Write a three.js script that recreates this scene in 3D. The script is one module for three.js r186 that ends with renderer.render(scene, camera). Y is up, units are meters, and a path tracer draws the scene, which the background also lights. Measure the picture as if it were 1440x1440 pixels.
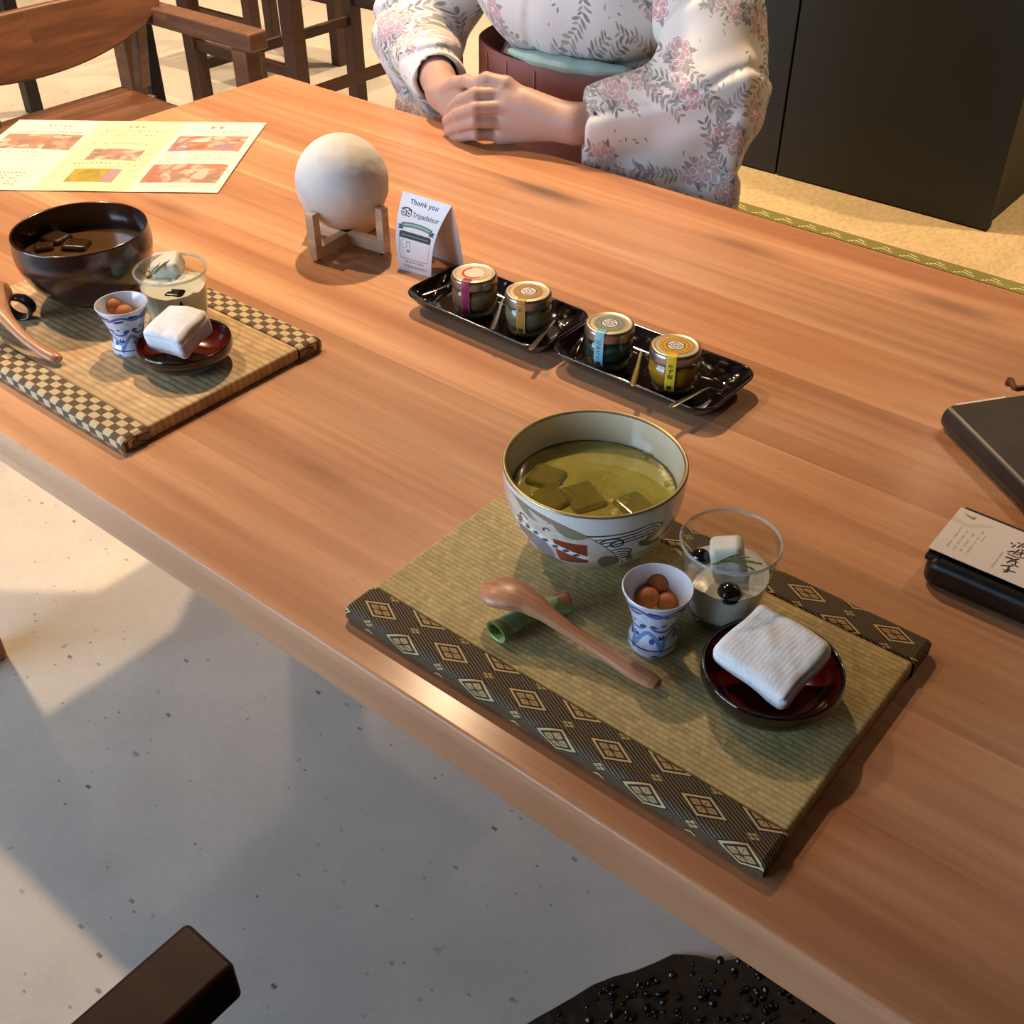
import * as THREE from 'three';
import { RoundedBoxGeometry } from 'three/addons/geometries/RoundedBoxGeometry.js';
import { mergeGeometries, mergeVertices } from 'three/addons/utils/BufferGeometryUtils.js';
import { RectAreaLightUniformsLib } from 'three/addons/lights/RectAreaLightUniformsLib.js';

// ---------------------------------------------------------------- camera, sky, lights, exposure
const scene = new THREE.Scene();
const EYE = new THREE.Vector3(0, 1.29, 0), FOCAL = 1583.35;
const camera = new THREE.PerspectiveCamera(2 * Math.atan(720 / FOCAL) * 180 / Math.PI, 1, 0.02, 60);
camera.position.copy(EYE);
camera.rotation.set(-0.66812, 0.68753, -0.00208, 'YXZ');
camera.updateMatrixWorld(true);
const renderer = new THREE.WebGLRenderer();
renderer.toneMapping = THREE.LinearToneMapping;
renderer.toneMappingExposure = 0.84;
renderer.shadowMap.enabled = true;
RectAreaLightUniformsLib.init();
scene.background = new THREE.Color(0.58, 0.79, 1.08);
scene.backgroundIntensity = 6;
// ceiling downlights: [x, z, candela, beam half angle]
const CEIL = 2.6;
const DOWNLIGHTS = [
  [-1.56, -1.60, 25, 0.98], [-2.05, -0.60, 14, 1.0], [0.1, -2.39, 15, 0.9],
  [-3.2, -2.6, 22], [-4.6, -3.2, 26], [-4.4, -1.2, 18], [-2.6, -3.6, 22], [-0.9, -3.4, 9],
];
const WARM = new THREE.Color(1.0, 0.69, 0.425);

// ---------------------------------------------------------------- helpers
const T = 0.72, MAT_H = 0.014, M = T + MAT_H;           // table top, top of the tatami place mats
const V = (x, y, z) => new THREE.Vector3(x, y, z);
function ray(px, py) { return V((px - 720) / FOCAL, -(py - 720) / FOCAL, -1).applyQuaternion(camera.quaternion); }
function onY(px, py, h) { const d = ray(px, py), t = (h - EYE.y) / d.y; return d.multiplyScalar(t).add(EYE); }
function onZ(px, py, z) { const d = ray(px, py), t = z / d.z; return d.multiplyScalar(t).add(EYE); }
let seed = 7;
function rnd() { seed = (seed + 0x6d2b79f5) | 0; let t = Math.imul(seed ^ (seed >>> 15), 1 | seed); t = (t + Math.imul(t ^ (t >>> 7), 61 | t)) ^ t; return ((t ^ (t >>> 14)) >>> 0) / 4294967296; }
const rr = (a, b) => a + (b - a) * rnd();
const clamp = (x, a = 0, b = 1) => Math.min(b, Math.max(a, x));
const mix = (a, b, t) => a + (b - a) * t;
const sst = (a, b, x) => { const t = clamp((x - a) / (b - a)); return t * t * (3 - 2 * t); };
const PERM = new Uint8Array(512); { const p = [...Array(256).keys()]; for (let i = 255; i > 0; i--) { const j = Math.floor(rnd() * (i + 1)); [p[i], p[j]] = [p[j], p[i]]; } for (let i = 0; i < 512; i++) PERM[i] = p[i & 255]; }
function noise2(x, y) {
  const ix = Math.floor(x), iy = Math.floor(y), fx = x - ix, fy = y - iy, u = fx * fx * (3 - 2 * fx), v = fy * fy * (3 - 2 * fy);
  const h = (a, b) => PERM[PERM[a & 255] + (b & 255)] / 255;
  return mix(mix(h(ix, iy), h(ix + 1, iy), u), mix(h(ix, iy + 1), h(ix + 1, iy + 1), u), v);
}
function noise3(x, y, z) {
  const iz = Math.floor(z), f = z - iz, w = f * f * (3 - 2 * f);
  return mix(noise2(x + iz * 17.3, y + iz * 9.7), noise2(x + (iz + 1) * 17.3, y + (iz + 1) * 9.7), w);
}
const fbm = (x, y, o = 4) => { let s = 0, a = 0.5, n = 0; for (let i = 0; i < o; i++) { s += a * noise2(x, y); n += a; a *= 0.5; x = x * 2.03 + 5.1; y = y * 2.03 + 3.7; } return s / n; };

const used = {};
function numbered(n) { used[n] = (used[n] ?? -1) + 1; return used[n] ? n + '_' + String(used[n]).padStart(3, '0') : n; }
function tag(o, label, category, group) { o.userData.label = label; o.userData.category = category; if (group) o.userData.group = group; return o; }
function sh(o) { o.castShadow = true; o.receiveShadow = true; return o; }
function part(name, geo, mat, parent) { const m = sh(new THREE.Mesh(geo, mat)); m.name = name; parent.add(m); return m; }
function thing(name, label, category, pos = [0, 0, 0], turn = 0, group) {
  const g = new THREE.Group(); g.name = numbered(name); g.position.set(...pos); g.rotation.y = turn; scene.add(g); return tag(g, label, category, group);
}
function single(name, geo, mat, label, category, pos = [0, 0, 0], turn = 0, group) {
  const m = sh(new THREE.Mesh(geo, mat)); m.name = numbered(name); m.position.set(...pos); m.rotation.y = turn; scene.add(m); return tag(m, label, category, group);
}
function struct(name, geo, mat, parent) { const m = sh(new THREE.Mesh(geo, mat)); m.name = name; (parent || scene).add(m); if (!parent) m.userData.kind = 'structure'; return m; }
function box(w, h, d, x = 0, y = 0, z = 0) { return new THREE.BoxGeometry(w, h, d).translate(x, y, z); }
function rbox(w, h, d, r, x = 0, y = 0, z = 0, s = 3) { return new RoundedBoxGeometry(w, h, d, s, r).translate(x, y, z); }
function boxUV(geo, su = 1, sv = su) {   // uv in metres by the way each face points
  const g = geo.index ? geo.toNonIndexed() : geo, p = g.attributes.position, n = g.attributes.normal, uv = new Float32Array(p.count * 2);
  for (let i = 0; i < p.count; i++) {
    const ax = Math.abs(n.getX(i)), ay = Math.abs(n.getY(i)), az = Math.abs(n.getZ(i));
    let u, v; if (ay >= ax && ay >= az) { u = p.getX(i); v = p.getZ(i); } else if (ax >= az) { u = p.getZ(i); v = p.getY(i); } else { u = p.getX(i); v = p.getY(i); }
    uv[2 * i] = u * su; uv[2 * i + 1] = v * sv;
  }
  g.setAttribute('uv', new THREE.BufferAttribute(uv, 2)); return g;
}
function bar(a, b, w, h, r = 0.004, up = V(0, 1, 0)) {     // squared bar from a to b
  const d = b.clone().sub(a), L = d.length(), g = rbox(w, h, L, Math.min(r, w / 2.1, h / 2.1));
  const z = d.clone().normalize(), x = up.clone().cross(z).normalize(), y = z.clone().cross(x);
  g.applyMatrix4(new THREE.Matrix4().makeBasis(x, y, z).setPosition(a.clone().add(b).multiplyScalar(0.5))); return g;
}
const lathe = (pts, seg = 64) => new THREE.LatheGeometry(pts.map(([r, y]) => new THREE.Vector2(r, y)), seg);
function smoothPts(pts, n = 40) { const c = new THREE.CatmullRomCurve3(pts.map(([x, y]) => V(x, y, 0)), false, 'centripetal'); return c.getPoints(n).map((p) => [Math.max(0, p.x), p.y]); }
function loft(rings, closeStart = true, closeEnd = true, uvScale) {   // rings: arrays of Vector3, same length, each a closed loop
  const n = rings[0].length, pos = [], uv = [], idx = [];
  let acc = 0;
  rings.forEach((r, i) => {
    if (i) acc += r[0].distanceTo(rings[i - 1][0]);
    let a = 0;
    for (let j = 0; j <= n; j++) { const p = r[j % n]; if (j) a += p.distanceTo(r[j - 1]); pos.push(p.x, p.y, p.z); uv.push(uvScale ? acc * uvScale : i / (rings.length - 1), uvScale ? a * uvScale : j / n); }
  });
  for (let i = 0; i < rings.length - 1; i++) for (let j = 0; j < n; j++) { const a = i * (n + 1) + j, b = a + n + 1; idx.push(a, b, a + 1, b, b + 1, a + 1); }
  const cap = (r, flip) => { const c = r.reduce((s, p) => s.add(p), V(0, 0, 0)).multiplyScalar(1 / n), k = pos.length / 3; pos.push(c.x, c.y, c.z); uv.push(0.5, 0.5); r.forEach((p) => { pos.push(p.x, p.y, p.z); uv.push(0.5, 0.5); }); for (let j = 0; j < n; j++) flip ? idx.push(k, k + 1 + (j + 1) % n, k + 1 + j) : idx.push(k, k + 1 + j, k + 1 + (j + 1) % n); };
  if (closeStart) cap(rings[0], false); if (closeEnd) cap(rings[rings.length - 1], true);
  const g = new THREE.BufferGeometry(); g.setAttribute('position', new THREE.Float32BufferAttribute(pos, 3)); g.setAttribute('uv', new THREE.Float32BufferAttribute(uv, 2)); g.setIndex(idx); g.computeVertexNormals(); return g;
}
function rrect(w, d, r, y, n = 8) {   // rounded rectangle loop in the xz plane
  const out = []; for (const [sx, sz, a0] of [[1, 1, 0], [-1, 1, 1], [-1, -1, 2], [1, -1, 3]]) for (let i = 0; i <= n; i++) { const a = (a0 + i / n) * Math.PI / 2; out.push(V(sx * (w / 2 - r) + Math.cos(a) * r, y, sz * (d / 2 - r) + Math.sin(a) * r)); }
  return out.reverse();
}
function sweep(stations, seg = 20) {  // stations: {p, w, h}: elliptical sections across the path, h kept upright
  const rings = stations.map((s, i) => {
    const a = stations[Math.max(0, i - 1)].p, b = stations[Math.min(stations.length - 1, i + 1)].p, d = b.clone().sub(a).normalize(), x = d.clone().cross(V(0, 1, 0)).normalize(), y = x.clone().cross(d).normalize(), o = [];
    for (let j = 0; j < seg; j++) { const t = -j / seg * Math.PI * 2, c = Math.cos(t), q = Math.sin(t); o.push(s.p.clone().addScaledVector(x, Math.sign(c) * Math.pow(Math.abs(c), s.e || 1) * s.w).addScaledVector(y, Math.sign(q) * Math.pow(Math.abs(q), s.e || 1) * s.h + (s.arch || 0) * (1 - c * c))); }
    return o;
  });
  return loft(rings);
}
// distance fields meshed with surface nets
function surfaceNets(f, lo, hi, cell) {
  const nx = Math.ceil((hi[0] - lo[0]) / cell) + 1, ny = Math.ceil((hi[1] - lo[1]) / cell) + 1, nz = Math.ceil((hi[2] - lo[2]) / cell) + 1;
  const F = new Float32Array(nx * ny * nz), I = (i, j, k) => i + nx * (j + ny * k);
  for (let k = 0; k < nz; k++) for (let j = 0; j < ny; j++) for (let i = 0; i < nx; i++) F[I(i, j, k)] = f(lo[0] + i * cell, lo[1] + j * cell, lo[2] + k * cell);
  const id = new Int32Array(nx * ny * nz).fill(-1), pos = [], idx = [];
  for (let k = 0; k < nz - 1; k++) for (let j = 0; j < ny - 1; j++) for (let i = 0; i < nx - 1; i++) {
    let sx = 0, sy = 0, sz = 0, n = 0;
    for (let e = 0; e < 12; e++) {
      const ax = e >> 2, b0 = e & 1, b1 = (e >> 1) & 1, o = [0, 0, 0]; o[(ax + 1) % 3] = b0; o[(ax + 2) % 3] = b1;
      const q = [...o]; q[ax] = 1; const A = F[I(i + o[0], j + o[1], k + o[2])], B = F[I(i + q[0], j + q[1], k + q[2])];
      if ((A < 0) !== (B < 0)) { const t = A / (A - B); sx += o[0] + (q[0] - o[0]) * t; sy += o[1] + (q[1] - o[1]) * t; sz += o[2] + (q[2] - o[2]) * t; n++; }
    }
    if (n) { id[I(i, j, k)] = pos.length / 3; pos.push(lo[0] + (i + sx / n) * cell, lo[1] + (j + sy / n) * cell, lo[2] + (k + sz / n) * cell); }
  }
  for (let k = 1; k < nz - 1; k++) for (let j = 1; j < ny - 1; j++) for (let i = 1; i < nx - 1; i++) {
    const A = F[I(i, j, k)] < 0;
    const quad = (a, b, c, d, flip) => { if (a < 0 || b < 0 || c < 0 || d < 0) return; flip ? idx.push(a, c, b, a, d, c) : idx.push(a, b, c, a, c, d); };
    if (A !== F[I(i + 1, j, k)] < 0) quad(id[I(i, j - 1, k - 1)], id[I(i, j, k - 1)], id[I(i, j, k)], id[I(i, j - 1, k)], !A);
    if (A !== F[I(i, j + 1, k)] < 0) quad(id[I(i - 1, j, k - 1)], id[I(i - 1, j, k)], id[I(i, j, k)], id[I(i, j, k - 1)], !A);
    if (A !== F[I(i, j, k + 1)] < 0) quad(id[I(i - 1, j - 1, k)], id[I(i, j - 1, k)], id[I(i, j, k)], id[I(i - 1, j, k)], !A);
  }
  const g = new THREE.BufferGeometry(); g.setAttribute('position', new THREE.Float32BufferAttribute(pos, 3)); g.setIndex(idx);
  const nor = new Float32Array(pos.length), e = cell * 0.6;
  for (let i = 0; i < pos.length; i += 3) {
    const x = pos[i], y = pos[i + 1], z = pos[i + 2], n = V(f(x + e, y, z) - f(x - e, y, z), f(x, y + e, z) - f(x, y - e, z), f(x, y, z + e) - f(x, y, z - e)).normalize();
    nor[i] = n.x; nor[i + 1] = n.y; nor[i + 2] = n.z;
  }
  g.setAttribute('normal', new THREE.BufferAttribute(nor, 3)); return g;
}
const smin = (a, b, k) => { const h = Math.max(k - Math.abs(a - b), 0) / k; return Math.min(a, b) - h * h * k * 0.25; };
const smax = (a, b, k) => -smin(-a, -b, k);
function capsule(x, y, z, a, b, ra, rb) {
  const bx = b.x - a.x, by = b.y - a.y, bz = b.z - a.z, px = x - a.x, py = y - a.y, pz = z - a.z;
  const h = clamp((px * bx + py * by + pz * bz) / (bx * bx + by * by + bz * bz + 1e-12));
  return Math.hypot(px - bx * h, py - by * h, pz - bz * h) - (ra + (rb - ra) * h);
}
const ellipsoid = (x, y, z, cx, cy, cz, rx, ry, rz) => { const a = (x - cx) / rx, b = (y - cy) / ry, c = (z - cz) / rz, k0 = Math.hypot(a, b, c), k1 = Math.hypot(a / rx, b / ry, c / rz); return k0 < 1e-6 ? -Math.min(rx, ry, rz) : k0 * (k0 - 1) / k1; };

// ---------------------------------------------------------------- textures and materials
function canvasTex(w, h, draw, srgb = true) {
  const c = document.createElement('canvas'); c.width = w; c.height = h; draw(c.getContext('2d'), w, h);
  const t = new THREE.CanvasTexture(c); if (srgb) t.colorSpace = THREE.SRGBColorSpace; t.wrapS = t.wrapT = THREE.RepeatWrapping; return t;
}
function dataTex(w, h, fn, srgb = true) {     // fn(u, v) -> [r, g, b] in 0..255
  const d = new Uint8Array(w * h * 4);
  for (let y = 0, o = 0; y < h; y++) for (let x = 0; x < w; x++, o += 4) { const c = fn((x + 0.5) / w, (y + 0.5) / h); d[o] = clamp(c[0], 0, 255); d[o + 1] = clamp(c[1], 0, 255); d[o + 2] = clamp(c[2], 0, 255); d[o + 3] = 255; }
  const t = new THREE.DataTexture(d, w, h); t.magFilter = THREE.LinearFilter; t.minFilter = THREE.LinearFilter; t.wrapS = t.wrapT = THREE.RepeatWrapping; if (srgb) t.colorSpace = THREE.SRGBColorSpace; t.needsUpdate = true; return t;
}
const P = (o) => new THREE.MeshPhysicalMaterial({ side: THREE.DoubleSide, ...o });
const S = (o) => new THREE.MeshStandardMaterial({ side: THREE.DoubleSide, ...o });
const rep = (t, u, v) => { const c = t.clone(); c.repeat.set(u, v); c.needsUpdate = true; return c; };

// ================================================================ the setting
const ROOM = { x0: -6.4, x1: 1.9, z0: -4.9, z1: 2.3 };
const concreteTex = dataTex(1024, 1024, (u, v) => {
  const x = u * 8, y = v * 8;
  const wrapN = (f, o) => { const a = fbm(x * f, y * f, o), b = fbm((x - 8) * f, y * f, o), c = fbm(x * f, (y - 8) * f, o), d = fbm((x - 8) * f, (y - 8) * f, o); return mix(mix(a, b, u), mix(c, d, u), v); };
  const big = wrapN(0.6, 4), fine = noise2(x * 60, y * 60), mid = wrapN(3.1, 3);
  let k = 190 + (big - 0.5) * 60 + (mid - 0.5) * 26 + (fine - 0.5) * 7;
  const pit = noise2(x * 9.7 + 40, y * 9.7 + 11) * noise2(x * 23 + 3, y * 23 + 7); if (pit > 0.78) k -= (pit - 0.78) * 520;
  return [k * 1.0, k * 0.97, k * 0.90];
});
{ // pits and flecks too small for the noise
  const d = concreteTex.image.data;
  for (let i = 0; i < 900; i++) { const x = Math.floor(rnd() * 1024), y = Math.floor(rnd() * 1024), s = rnd() < 0.2 ? 2 : 1, k = rr(0.5, 0.85); for (let a = 0; a < s * 2; a++) for (let b = 0; b < s; b++) { const o = (((y + b) & 1023) * 1024 + ((x + a) & 1023)) * 4; d[o] *= k; d[o + 1] *= k; d[o + 2] *= k; } }
}
const concrete = P({ map: rep(concreteTex, 1 / 2.2, 1 / 2.2), roughness: 0.42, bumpMap: rep(concreteTex, 1 / 2.2, 1 / 2.2), bumpScale: 0.0006 });
const W = ROOM.x1 - ROOM.x0, D = ROOM.z1 - ROOM.z0, CX = (ROOM.x0 + ROOM.x1) / 2, CZ = (ROOM.z0 + ROOM.z1) / 2;
const plaster = S({ color: 0xa08a6a, roughness: 0.9 });
const ceilingPaint = S({ color: 0x3d3126, roughness: 0.9 });
struct('floor', boxUV(box(W + 0.2, 0.1, D + 0.2, CX, -0.05, CZ)), concrete);
struct('ceiling', box(W + 0.2, 0.1, D + 0.2, CX, CEIL + 0.05, CZ), ceilingPaint);
struct('wall_left', box(0.1, CEIL, D, ROOM.x0 - 0.05, CEIL / 2, CZ), plaster);
struct('wall_right', box(0.1, CEIL, D, ROOM.x1 + 0.05, CEIL / 2, CZ), S({ color: 0x4a4038, roughness: 0.9 }));
struct('wall_back', box(W + 0.2, CEIL, 0.1, CX, CEIL / 2, ROOM.z0 - 0.05), plaster);
const WIN = { x0: -4.0, x1: -0.95, y0: 0.55, y1: 2.25 };
struct('wall_front', mergeGeometries([
  box(WIN.x0 - ROOM.x0 + 0.1, CEIL, 0.1, (WIN.x0 + ROOM.x0 - 0.1) / 2, CEIL / 2, ROOM.z1 + 0.05), box(ROOM.x1 - WIN.x1 + 0.1, CEIL, 0.1, (WIN.x1 + ROOM.x1 + 0.1) / 2, CEIL / 2, ROOM.z1 + 0.05),
  box(WIN.x1 - WIN.x0, WIN.y0, 0.1, (WIN.x0 + WIN.x1) / 2, WIN.y0 / 2, ROOM.z1 + 0.05), box(WIN.x1 - WIN.x0, CEIL - WIN.y1, 0.1, (WIN.x0 + WIN.x1) / 2, (CEIL + WIN.y1) / 2, ROOM.z1 + 0.05)]), plaster);
{
  const fr = S({ color: 0x2c2018, roughness: 0.5 }), gl = P({ color: 0xffffff, transmission: 1, thickness: 0, roughness: 0.0, ior: 1.45 });
  for (let i = 0; i < 3; i++) {
    const w = (WIN.x1 - WIN.x0) / 3, x = WIN.x0 + w * (i + 0.5), g = new THREE.Group(); g.name = 'window_' + (i + 1); g.userData.kind = 'structure'; g.position.set(x, 0, ROOM.z1 + 0.05); scene.add(g);
    const h = WIN.y1 - WIN.y0, y = (WIN.y0 + WIN.y1) / 2;
    part('window_frame', mergeGeometries([box(w, 0.05, 0.07, 0, WIN.y0 + 0.025, 0), box(w, 0.05, 0.07, 0, WIN.y1 - 0.025, 0), box(0.05, h - 0.1, 0.07, -w / 2 + 0.025, y, 0), box(0.05, h - 0.1, 0.07, w / 2 - 0.025, y, 0)]), fr, g);
    part('pane', box(w - 0.1, h - 0.1, 0.004, 0, y, 0), gl, g);
    const day = new THREE.RectAreaLight(new THREE.Color(0.58, 0.79, 1.08), 8.2, w - 0.1, h - 0.1); day.name = 'daylight'; day.position.set(0, y, -0.06); g.add(day);   // sky light let in by this pane
  }
}
// dark washed-pebble inlay in the concrete under the table
{
  const cx = -0.02, cz = -0.45, R0 = 0.385, sh2 = new THREE.Shape(); for (let i = 0; i <= 90; i++) { const a = i / 90 * Math.PI * 2, r = R0 + (noise2(Math.cos(a) * 9 + 20, Math.sin(a) * 9 + 20) - 0.5) * 0.02; sh2[i ? 'lineTo' : 'moveTo'](cx + Math.cos(a) * r, -(cz + Math.sin(a) * r)); }
  const g = new THREE.ExtrudeGeometry(sh2, { depth: 0.004, bevelEnabled: true, bevelSize: 0.003, bevelThickness: 0.002, bevelSegments: 2 }).rotateX(-Math.PI / 2);
  const t = dataTex(512, 512, (u, v) => { const n = noise2(u * 90, v * 90), m = noise2(u * 35 + 9, v * 35), k = 14 + 26 * sst(0.55, 0.9, n) + 18 * (m - 0.5); return [k * 1.05, k * 1.0, k * 0.85]; });
  const fl = struct('floor_inlay', g.translate(0, 0.0015, 0), P({ map: rep(t, 2, 2), roughness: 0.45, bumpMap: rep(t, 2, 2), bumpScale: 0.002 }));
  fl.userData.label = 'dark round patch of washed pebbles set in the concrete floor';
  const peb = new THREE.InstancedMesh(new THREE.IcosahedronGeometry(1, 1), P({ color: 0x2b2820, roughness: 0.3 }), 2600), m4 = new THREE.Matrix4(), q = new THREE.Quaternion(), e = new THREE.Euler(), col = new THREE.Color();
  for (let i = 0; i < 2600; i++) {
    const a = rnd() * 6.283, r = R0 * Math.sqrt(rnd()) * 0.99, s = rr(0.0025, 0.0062); e.set(rnd() * 3, rnd() * 6, rnd() * 3); q.setFromEuler(e);
    m4.compose(V(cx + Math.cos(a) * r, 0.0075, cz + Math.sin(a) * r), q, V(s * rr(0.8, 1.4), s * 0.6, s)); peb.setMatrixAt(i, m4);
    const k = rr(0.008, 0.05) * (rnd() < 0.06 ? 4 : 1); peb.setColorAt(i, col.setRGB(k * 1.1, k, k * 0.8));
  }
  peb.name = 'pebbles'; peb.userData.kind = 'stuff'; peb.castShadow = peb.receiveShadow = true; fl.add(peb);
}
// ceiling downlights
{
  const trimM = S({ color: 0xefe9df, roughness: 0.5 }), glow = S({ color: 0xffffff, emissive: new THREE.Color(1, 0.82, 0.6), emissiveIntensity: 6 });
  DOWNLIGHTS.forEach(([x, z, cd, beam = 1.05], i) => {
    const places = ['above the near corner of the kimono wearer', 'above the end of the long table', 'above the far right end of the long table', 'above the chair with arms', 'in the far left corner', 'above the neighbouring table', 'by the back wall', 'above the tatami platform'];
    const g = thing('ceiling_downlight', 'small round warm downlight in the ceiling ' + places[i], 'downlight', [x, CEIL, z], 0, 'ceiling downlights');
    part('trim_ring', lathe([[0.03, -0.004], [0.045, -0.006], [0.048, -0.003], [0.048, 0], [0.03, 0]], 32), trimM, g);
    part('lens', new THREE.CircleGeometry(0.03, 24).rotateX(Math.PI / 2).translate(0, -0.003, 0), glow, g);
    const L = new THREE.SpotLight(WARM, cd, 0, beam, 1, 2); L.position.set(0, -0.02, 0); L.target.position.set(0, -1, 0); L.castShadow = true; L.shadow.radius = 1.6; g.add(L, L.target); L.name = 'downlight_beam';
  });
}
// ---------------------------------------------------------------- the long table
const TB = { x0: -1.473, x1: 0.36, z0: -1.2025, z1: -0.3565, th: 0.043 };
const STAVES = [0.098, 0.112, 0.1, 0.118, 0.104, 0.11, 0.1, 0.104];
const staveTone = [1.02, 0.95, 1.05, 0.98, 1.03, 0.94, 1.0, 1.04];
const KNOTS = [[-0.318, -1.125, 0.03, 0.5], [-0.568, -1.117, 0.028, 0.4], [-0.845, -1.094, 0.035, 0.75], [-1.175, -0.763, 0.03, 0.4], [-0.25, -0.98, 0.02, 0.3], [-0.62, -0.5, 0.02, 0.25]];
const woodTex = dataTex(2048, 1024, (u, v) => {
  const x = TB.x0 + u * (TB.x1 - TB.x0), z = TB.z0 + v * (TB.z1 - TB.z0);
  let acc = 0, s = 0; const dz = z - TB.z0; while (s < 7 && acc + STAVES[s] < dz) acc += STAVES[s++];
  let wx = x + s * 3.7, wz = z + 0.012 * (fbm(x * 2.2 + s * 9, z * 3, 3) - 0.5);
  let kn = 0; for (const [kx, kz, kr, ks] of KNOTS) { const a = (x - kx) / (kr * 1.9), b = (z - kz) / (kr * 0.45), q = a * a + b * b; if (q < 12) { kn += ks * Math.exp(-q * 1.2); wz += 0.012 * Math.sign(z - kz) * Math.exp(-q * 0.25) * ks; } }
  const g1 = fbm(wx * 1.6, wz * 26 + s * 5, 4), g2 = noise2(wx * 5, wz * 150 + s * 11), g3 = noise2(wx * 14 + 3, wz * 520), g4 = fbm(wx * 0.9 + 7, wz * 7 + s, 3), sp = noise2(wx * 60, wz * 900);
  let t = 0.5 + (g1 - 0.5) * 1.1 + (g2 - 0.5) * 0.28 + (g4 - 0.5) * 0.7; t = clamp(t);
  let k = staveTone[s] * (1 + (g3 - 0.5) * 0.04 - 0.06 * sst(0.8, 0.95, sp)) * (1 - 0.5 * clamp(kn));
  return [mix(166, 222, t) * k, mix(112, 174, t) * k, mix(76, 132, t) * k];
});
{
  const table = thing('dining_table', 'long solid wood dining table with satin orange-brown top', 'table');
  const wood = P({ map: woodTex, roughness: 0.5, specularIntensity: 0.45, clearcoat: 0.35, clearcoatRoughness: 0.2, bumpMap: woodTex, bumpScale: 0.00012 });
  let z = TB.z0;
  STAVES.forEach((w, i) => {
    const first = i === 0, last = i === 7, L = TB.x1 - TB.x0;
    let g;
    if (first || last) {       // eased edge on the outer long side
      const s = new THREE.Shape(), r = 0.003, o = last ? 1 : -1; s.moveTo(-o * w / 2, -TB.th); s.lineTo(o * (w / 2 - 0.003), -TB.th); s.lineTo(o * w / 2, -TB.th + 0.003); s.lineTo(o * w / 2, -r); for (let a = 1; a <= 6; a++) s.lineTo(o * (w / 2 - r + r * Math.cos(a * Math.PI / 12)), -r + r * Math.sin(a * Math.PI / 12)); s.lineTo(-o * w / 2, 0);
      g = new THREE.ExtrudeGeometry(s, { depth: L, bevelEnabled: false, steps: 1 }).rotateY(Math.PI / 2).scale(1, 1, -1).translate(TB.x0, T, z + w / 2);
      const ix = g.index; if (!ix) { const p = g.attributes.position.array; for (let k = 0; k < p.length; k += 9) for (let c = 0; c < 3; c++) { const t = p[k + 3 + c]; p[k + 3 + c] = p[k + 6 + c]; p[k + 6 + c] = t; } } g.computeVertexNormals();
    } else g = box(L, TB.th, w - 0.00015, TB.x0 + L / 2, T - TB.th / 2, z + w / 2);
    const p = g.attributes.position, uv = g.attributes.uv; for (let k = 0; k < p.count; k++) uv.setXY(k, (p.getX(k) - TB.x0) / L, clamp((p.getZ(k) - TB.z0) / (TB.z1 - TB.z0) + (p.getY(k) - T) * 0.9, 0.002, 0.998));
    part('stave', g, wood, table); z += w;

  });
  for (const x of [-1.0, -0.1]) part('batten', boxUV(box(0.07, 0.04, 0.7, x, T - TB.th - 0.02, -0.78)), wood, table);
  for (const [x, zz] of [[-1.447, -0.432], [-1.447, -1.13], [0.29, -0.432], [0.29, -1.13]]) part('leg', boxUV(rbox(0.05, T - TB.th, 0.075, 0.006, x, (T - TB.th) / 2, zz)), wood, table);
}
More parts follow.
